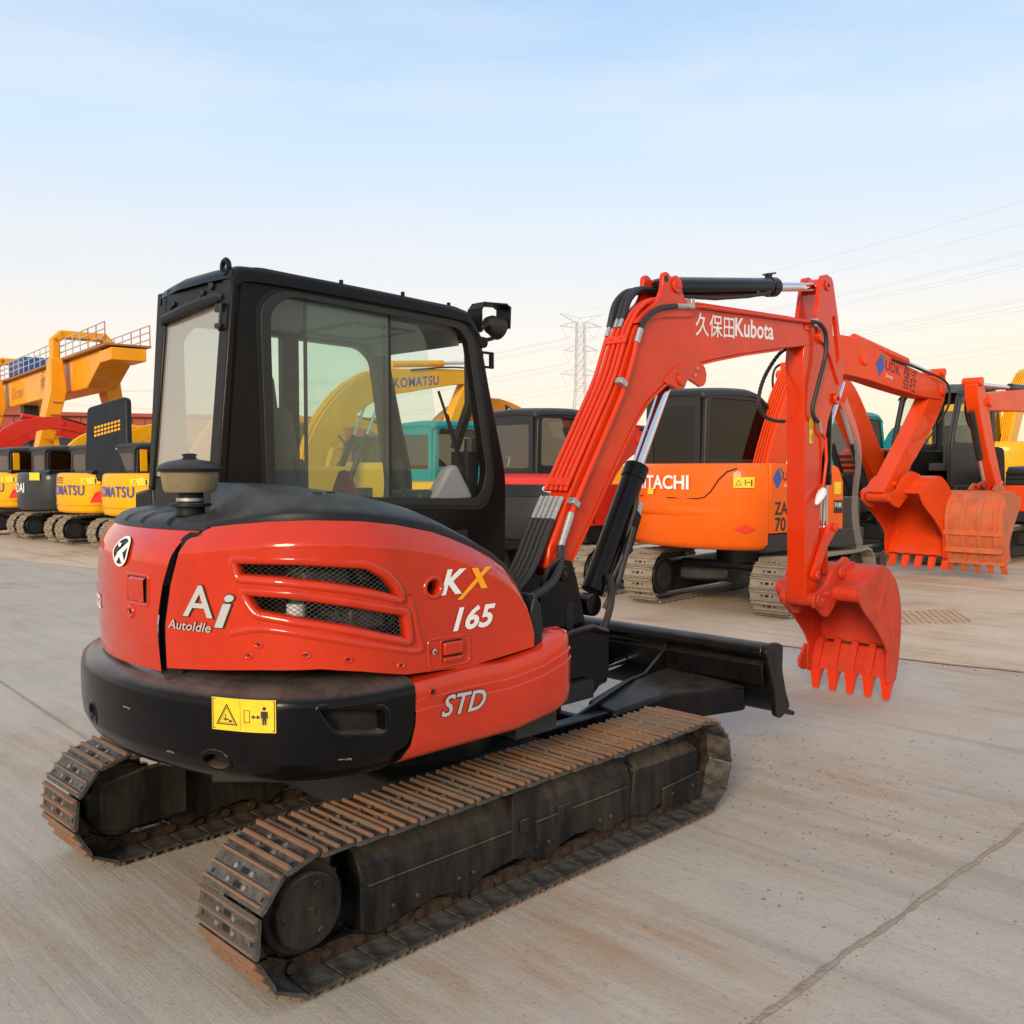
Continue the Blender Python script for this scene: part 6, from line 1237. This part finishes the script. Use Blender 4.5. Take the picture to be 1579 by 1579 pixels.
# local: x along the girder away from the camera, y to the left of that
sect = [(-.75, 4.62), (.75, 4.62), (.75, 5.75), (-.75, 5.75)]
mb = MB(); mb.prism([(-4.3, 5.4), (-2.5, 4.62), (GL + 5, 4.62), (GL + 5, 5.75), (-4.3, 5.75)], .0, .5); mb.prism([(-4.3, 5.4), (-2.5, 4.62), (GL + 5, 4.62), (GL + 5, 5.75), (-4.3, 5.75)], -.5, -.002); mb.bx(-2.5, GL + 5, -.48, .48, 4.6, 4.66)
gi = mb.build('girder', M['cyellow'], cr, bevel=.02)
MB().bx(-5.6, GL + 5, -.72, .72, 5.76, 5.82).build('walkway', M['rail'], cr); MB().bx(-5.6, -4.2, -.55, .55, 5.3, 5.7).build('end_platform', M['cyellow'], cr, bevel=.02)
for yy in (-.7, .7):
    for i in range(28): MB().tube([(-5.5 + i * 1.0, yy, 5.82), (-5.5 + i * 1.0, yy, 6.5)], .02, 5).build('railing_post', M['rail'] if i < 3 else M['galv'], cr)
    for zz in (6.05, 6.28, 6.5): MB().tube([(-5.5, yy, zz), (-5.5 + 27, yy, zz)], .02, 5).build('handrail', M['galv'], cr)
for xp in (0, GL):
    for yy in (-1, 1):
        mb = MB(); vs = []
        for z, w_, d_, y_ in ((.0, .26, .2, 1.9), (2.4, .34, .24, 1.45), (4.6, .52, .28, .95), (5.8, .3, .2, .95)): vs += [(xp - w_, yy * (y_ - d_), z), (xp + w_, yy * (y_ - d_), z), (xp + w_, yy * (y_ + d_), z), (xp - w_, yy * (y_ + d_), z)]
        loft4(mb, vs if yy > 0 else vs); mb.build('leg', M['cyellow'], cr, bevel=.03)
        for i in range(9): MB().box((xp - .5, yy * (1.8 - i * .1), .6 + i * .45), (.06, .3, .04)).build('rung', M['rail'], cr)
    mb = MB(); P = [(-.95, 5.75), (-.95, 6.45), (-.72, 6.68), (.72, 6.68), (.95, 6.45), (.95, 5.75)]
    for a, b in zip(P, P[1:]):
        d = Vector((0, b[0] - a[0], b[1] - a[1])); mb.box((xp, (a[0] + b[0]) / 2, (a[1] + b[1]) / 2), (.5, .28, d.length + .2), Matrix.Rotation(math.atan2(-d.y, d.z), 3, 'X'))
    mb.build('portal_hoop', M['cyellow'], cr, bevel=.05)
    for yy in (-1.9, 1.9): MB().bx(xp - 1.6, xp + 1.6, yy - .3, yy + .3, 0, .5).build('end_carriage', M['cyellow'], cr, bevel=.05)
tr = MB().bx(GL - 3.5, GL - .8, -.6, .6, 5.9, 6.6).build('trolley', M['blue'], cr, bevel=.05); mb = MB(); mb.bx(GL - 2.3, GL - 1.6, -.3, .3, 4.0, 4.6); mb.build('hoist_drum', M['bgdark'], tr)
mb = MB(); mb.tube([(GL - 2, 0, 4.0), (GL - 2, 0, 3.3)], .04, 6); mb.box((GL - 2, 0, 3.15), (.35, .3, .4)); mb.tube([(GL - 2, 0, 2.95), (GL - 2, 0, 2.7), (GL - 1.85, 0, 2.6), (GL - 1.75, 0, 2.75)], .07, 8); mb.build('hook', M['bgdark'], tr)
cm = lambda x0, z0: (lambda x, y: (x0 + x * -1.0, .505, z0 + y))
cm2 = lambda x0, z0: (lambda x, y: (x0 - x, .506, z0 + y))
cm3 = lambda x0, z0: (lambda x, y: (x0 - x, .507, z0 + y))
text('Dicrane', .5, cm2(GL - 1.0, 4.9), M['rail'], gi, 'lettering', .2); text('100t', .4, cm2(GL - 6.6, 5.05), M['rail'], gi, 'lettering'); text('永华起重', .6, cm2(4.4, 5.0), M['rail'], gi, 'lettering')
# ---- red building, pylon and lines
bd = empty('warehouse', (-40, 78, 0), 20, 'low red clad warehouse behind the gantry crane', 'building')
MB().bx(-26, 30, 0, 14, 0, 6.2).build('wall', M['wall'], bd); MB().bx(-26.4, 30.4, -.4, 14.4, 6.2, 6.5).build('roof_edge', M['wall'], bd); MB().bx(-26, 30, -.04, 0, 3.4, 4.4).build('window_band', M['bgdark'], bd)
for i in range(57): MB().bx(-26 + i, -25.9 + i, -.08, 0, 0, 3.4).build('wall_rib', M['wall'], bd)
for i in range(57): MB().bx(-26 + i, -25.9 + i, -.08, 0, 4.4, 6.2).build('wall_rib', M['wall'], bd)
def pylon(x, y, rz, label, k=1.0):
    r_ = empty('transmission_tower', (x, y, 0), rz, label, 'pylon', 'transmission towers', scale=k); mb = MB()
    wz = lambda z: interp([(0, 3.2), (12, 1.9), (20, 1.15), (38, .9)], z)
    zs_ = [0, 5, 9.5, 13.5, 17, 20, 22, 24, 26, 28, 30, 32, 34, 36]
    t_ = .055
    def bar(a, b, r=t_): mb.tube([a, b], r, 4)
    for a, b in zip(zs_, zs_[1:]):
        for sx_, sy_ in ((1, 1), (1, -1), (-1, -1), (-1, 1)):
            bar((sx_ * wz(a), sy_ * wz(a), a), (sx_ * wz(b), sy_ * wz(b), b), .075)
        for (s1, s2) in (((1, 1), (1, -1)), ((1, -1), (-1, -1)), ((-1, -1), (-1, 1)), ((-1, 1), (1, 1))):
            bar((s1[0] * wz(a), s1[1] * wz(a), a), (s2[0] * wz(b), s2[1] * wz(b), b)); bar((s2[0] * wz(a), s2[1] * wz(a), a), (s1[0] * wz(b), s1[1] * wz(b), b)); bar((s1[0] * wz(b), s1[1] * wz(b), b), (s2[0] * wz(b), s2[1] * wz(b), b), .04)
    mb.build('lattice_mast', M['galv'], r_, smooth=None)
    for z, l in ((35.0, 5.2), (29.4, 4.4), (23.8, 5.2)):
        for s_ in (-1, 1):
            mb = MB(); w_ = wz(z)
            for sy_ in (-1, 1):
                bar((s_ * w_, sy_ * w_, z), (s_ * l, 0, z + .3)); bar((s_ * w_, sy_ * w_, z + 1.5), (s_ * l, 0, z + .3))
                for f in (.35, .7): bar((s_ * lerp(w_, l, f), sy_ * w_ * (1 - f), z + .3 * f), (s_ * lerp(w_, l, f - .25), sy_ * w_ * (1 - f + .25), z + 1.5 - 1.2 * (f - .25)), .035)
            bar((s_ * (l - .4), 0, z + .2), (s_ * (l * .62), 0, z - 2.6), .045); bar((s_ * (w_ + .2), 0, z + .1), (s_ * (l * .62), 0, z - 2.6), .045)
            mb.build('cross_arm', M['galv'], r_, smooth=None)
    for s_ in (-1, 1):
        mb = MB(); bar((s_ * .8, .5, 36), (s_ * 5, 0, 38.2)); bar((s_ * .8, -.5, 36), (s_ * 5, 0, 38.2)); bar((0, 0, 37.2), (s_ * 5, 0, 38.2)); bar((0, 0, 37.2), (s_ * .9, .6, 36)); bar((s_ * 2.5, 0, 37.0), (s_ * 2.5, 0, 37.8)); mb.build('peak_arm', M['galv'], r_, smooth=None)
PY = (16.2, 225)
pylon(*PY, 10, 'grey lattice transmission tower above the red boom on the horizon')
wm = mat('wire_aluminium', (0.2, 0.2, 0.21), .6)
def wire(a, b, sag, r, n=24):
    P = [Vector(a).lerp(Vector(b), i / n) + Vector((0, 0, -sag * 4 * (i / n) * (1 - i / n))) for i in range(n + 1)]
    return MB().tube(P, r, 4).build('power_line', wm, smooth=None)
order = ['topmost', 'second', 'third', 'fourth', 'fifth', 'sixth', 'seventh', 'eighth', 'ninth', 'tenth', 'eleventh', 'twelfth']
ang = R(10); k = 0
hts = [(5, 38.2), (-5, 38.2), (3.2, 32.6), (3.6, 32.2), (-3.2, 32.6), (-3.6, 32.2), (2.7, 26.9), (3.1, 26.5), (-2.7, 26.9), (-3.1, 26.5), (3.2, 21.3), (-3.2, 21.3)]
for (dx, z), o_ in zip(hts, order):
    a = Vector((PY[0] + dx * math.cos(ang), PY[1] + dx * math.sin(ang), z))
    b = Vector((118 + dx * .5, 6 + dx * .9, z + 6)); o = wire(a, b, 7, .010); tag(o, 'thin power line in the right sky, %s counted from the top' % o_, 'power line', 'power lines in the right sky')
    if z < 37:
        c = Vector((-160 + dx, 330 + dx * .3, z - 2)); o = wire(a, c, 6, .02); tag(o, 'thin power line left of the tower, %s counted from the top' % o_, 'power line', 'power lines left of the tower')

# ---- unseen sheds added behind the viewer to give glass and paint something to reflect
M['reflection_shed'] = mat('reflection_shed_cladding', (0.12, 0.1, 0.085), .7, var=.3, vscale=.3)
for x, y, w_, h_, rz, lab in ((-34, -44, 30, 4.6, 12, 'dull brown building added unseen behind the viewer on the left, only mirrored in glass'), (4, -50, 34, 5.2, -4, 'dull brown building added unseen behind the viewer in the middle, only mirrored in glass'), (42, -40, 30, 4.4, -20, 'dull brown building added unseen behind the viewer on the right, only mirrored in glass')):
    b_ = empty('reflection_shed', (x, y, 0), rz, lab, 'building')
    MB().bx(-w_ / 2, w_ / 2, -8, 0, 0, h_ - 1.4).build('wall', M['reflection_shed'], b_); MB().prism([(-8.4, h_ - 1.4), (.4, h_ - 1.4), (-4, h_ + .3)], -w_ / 2 - .3, w_ / 2 + .3, 'yz').build('roof', M['reflection_shed'], b_)
    for i in range(4): MB().bx(-w_ / 2 + 3 + i * w_ / 4.5, -w_ / 2 + 6 + i * w_ / 4.5, 0, .06, 0, 3.6).build('door', M['bgdark'], b_)
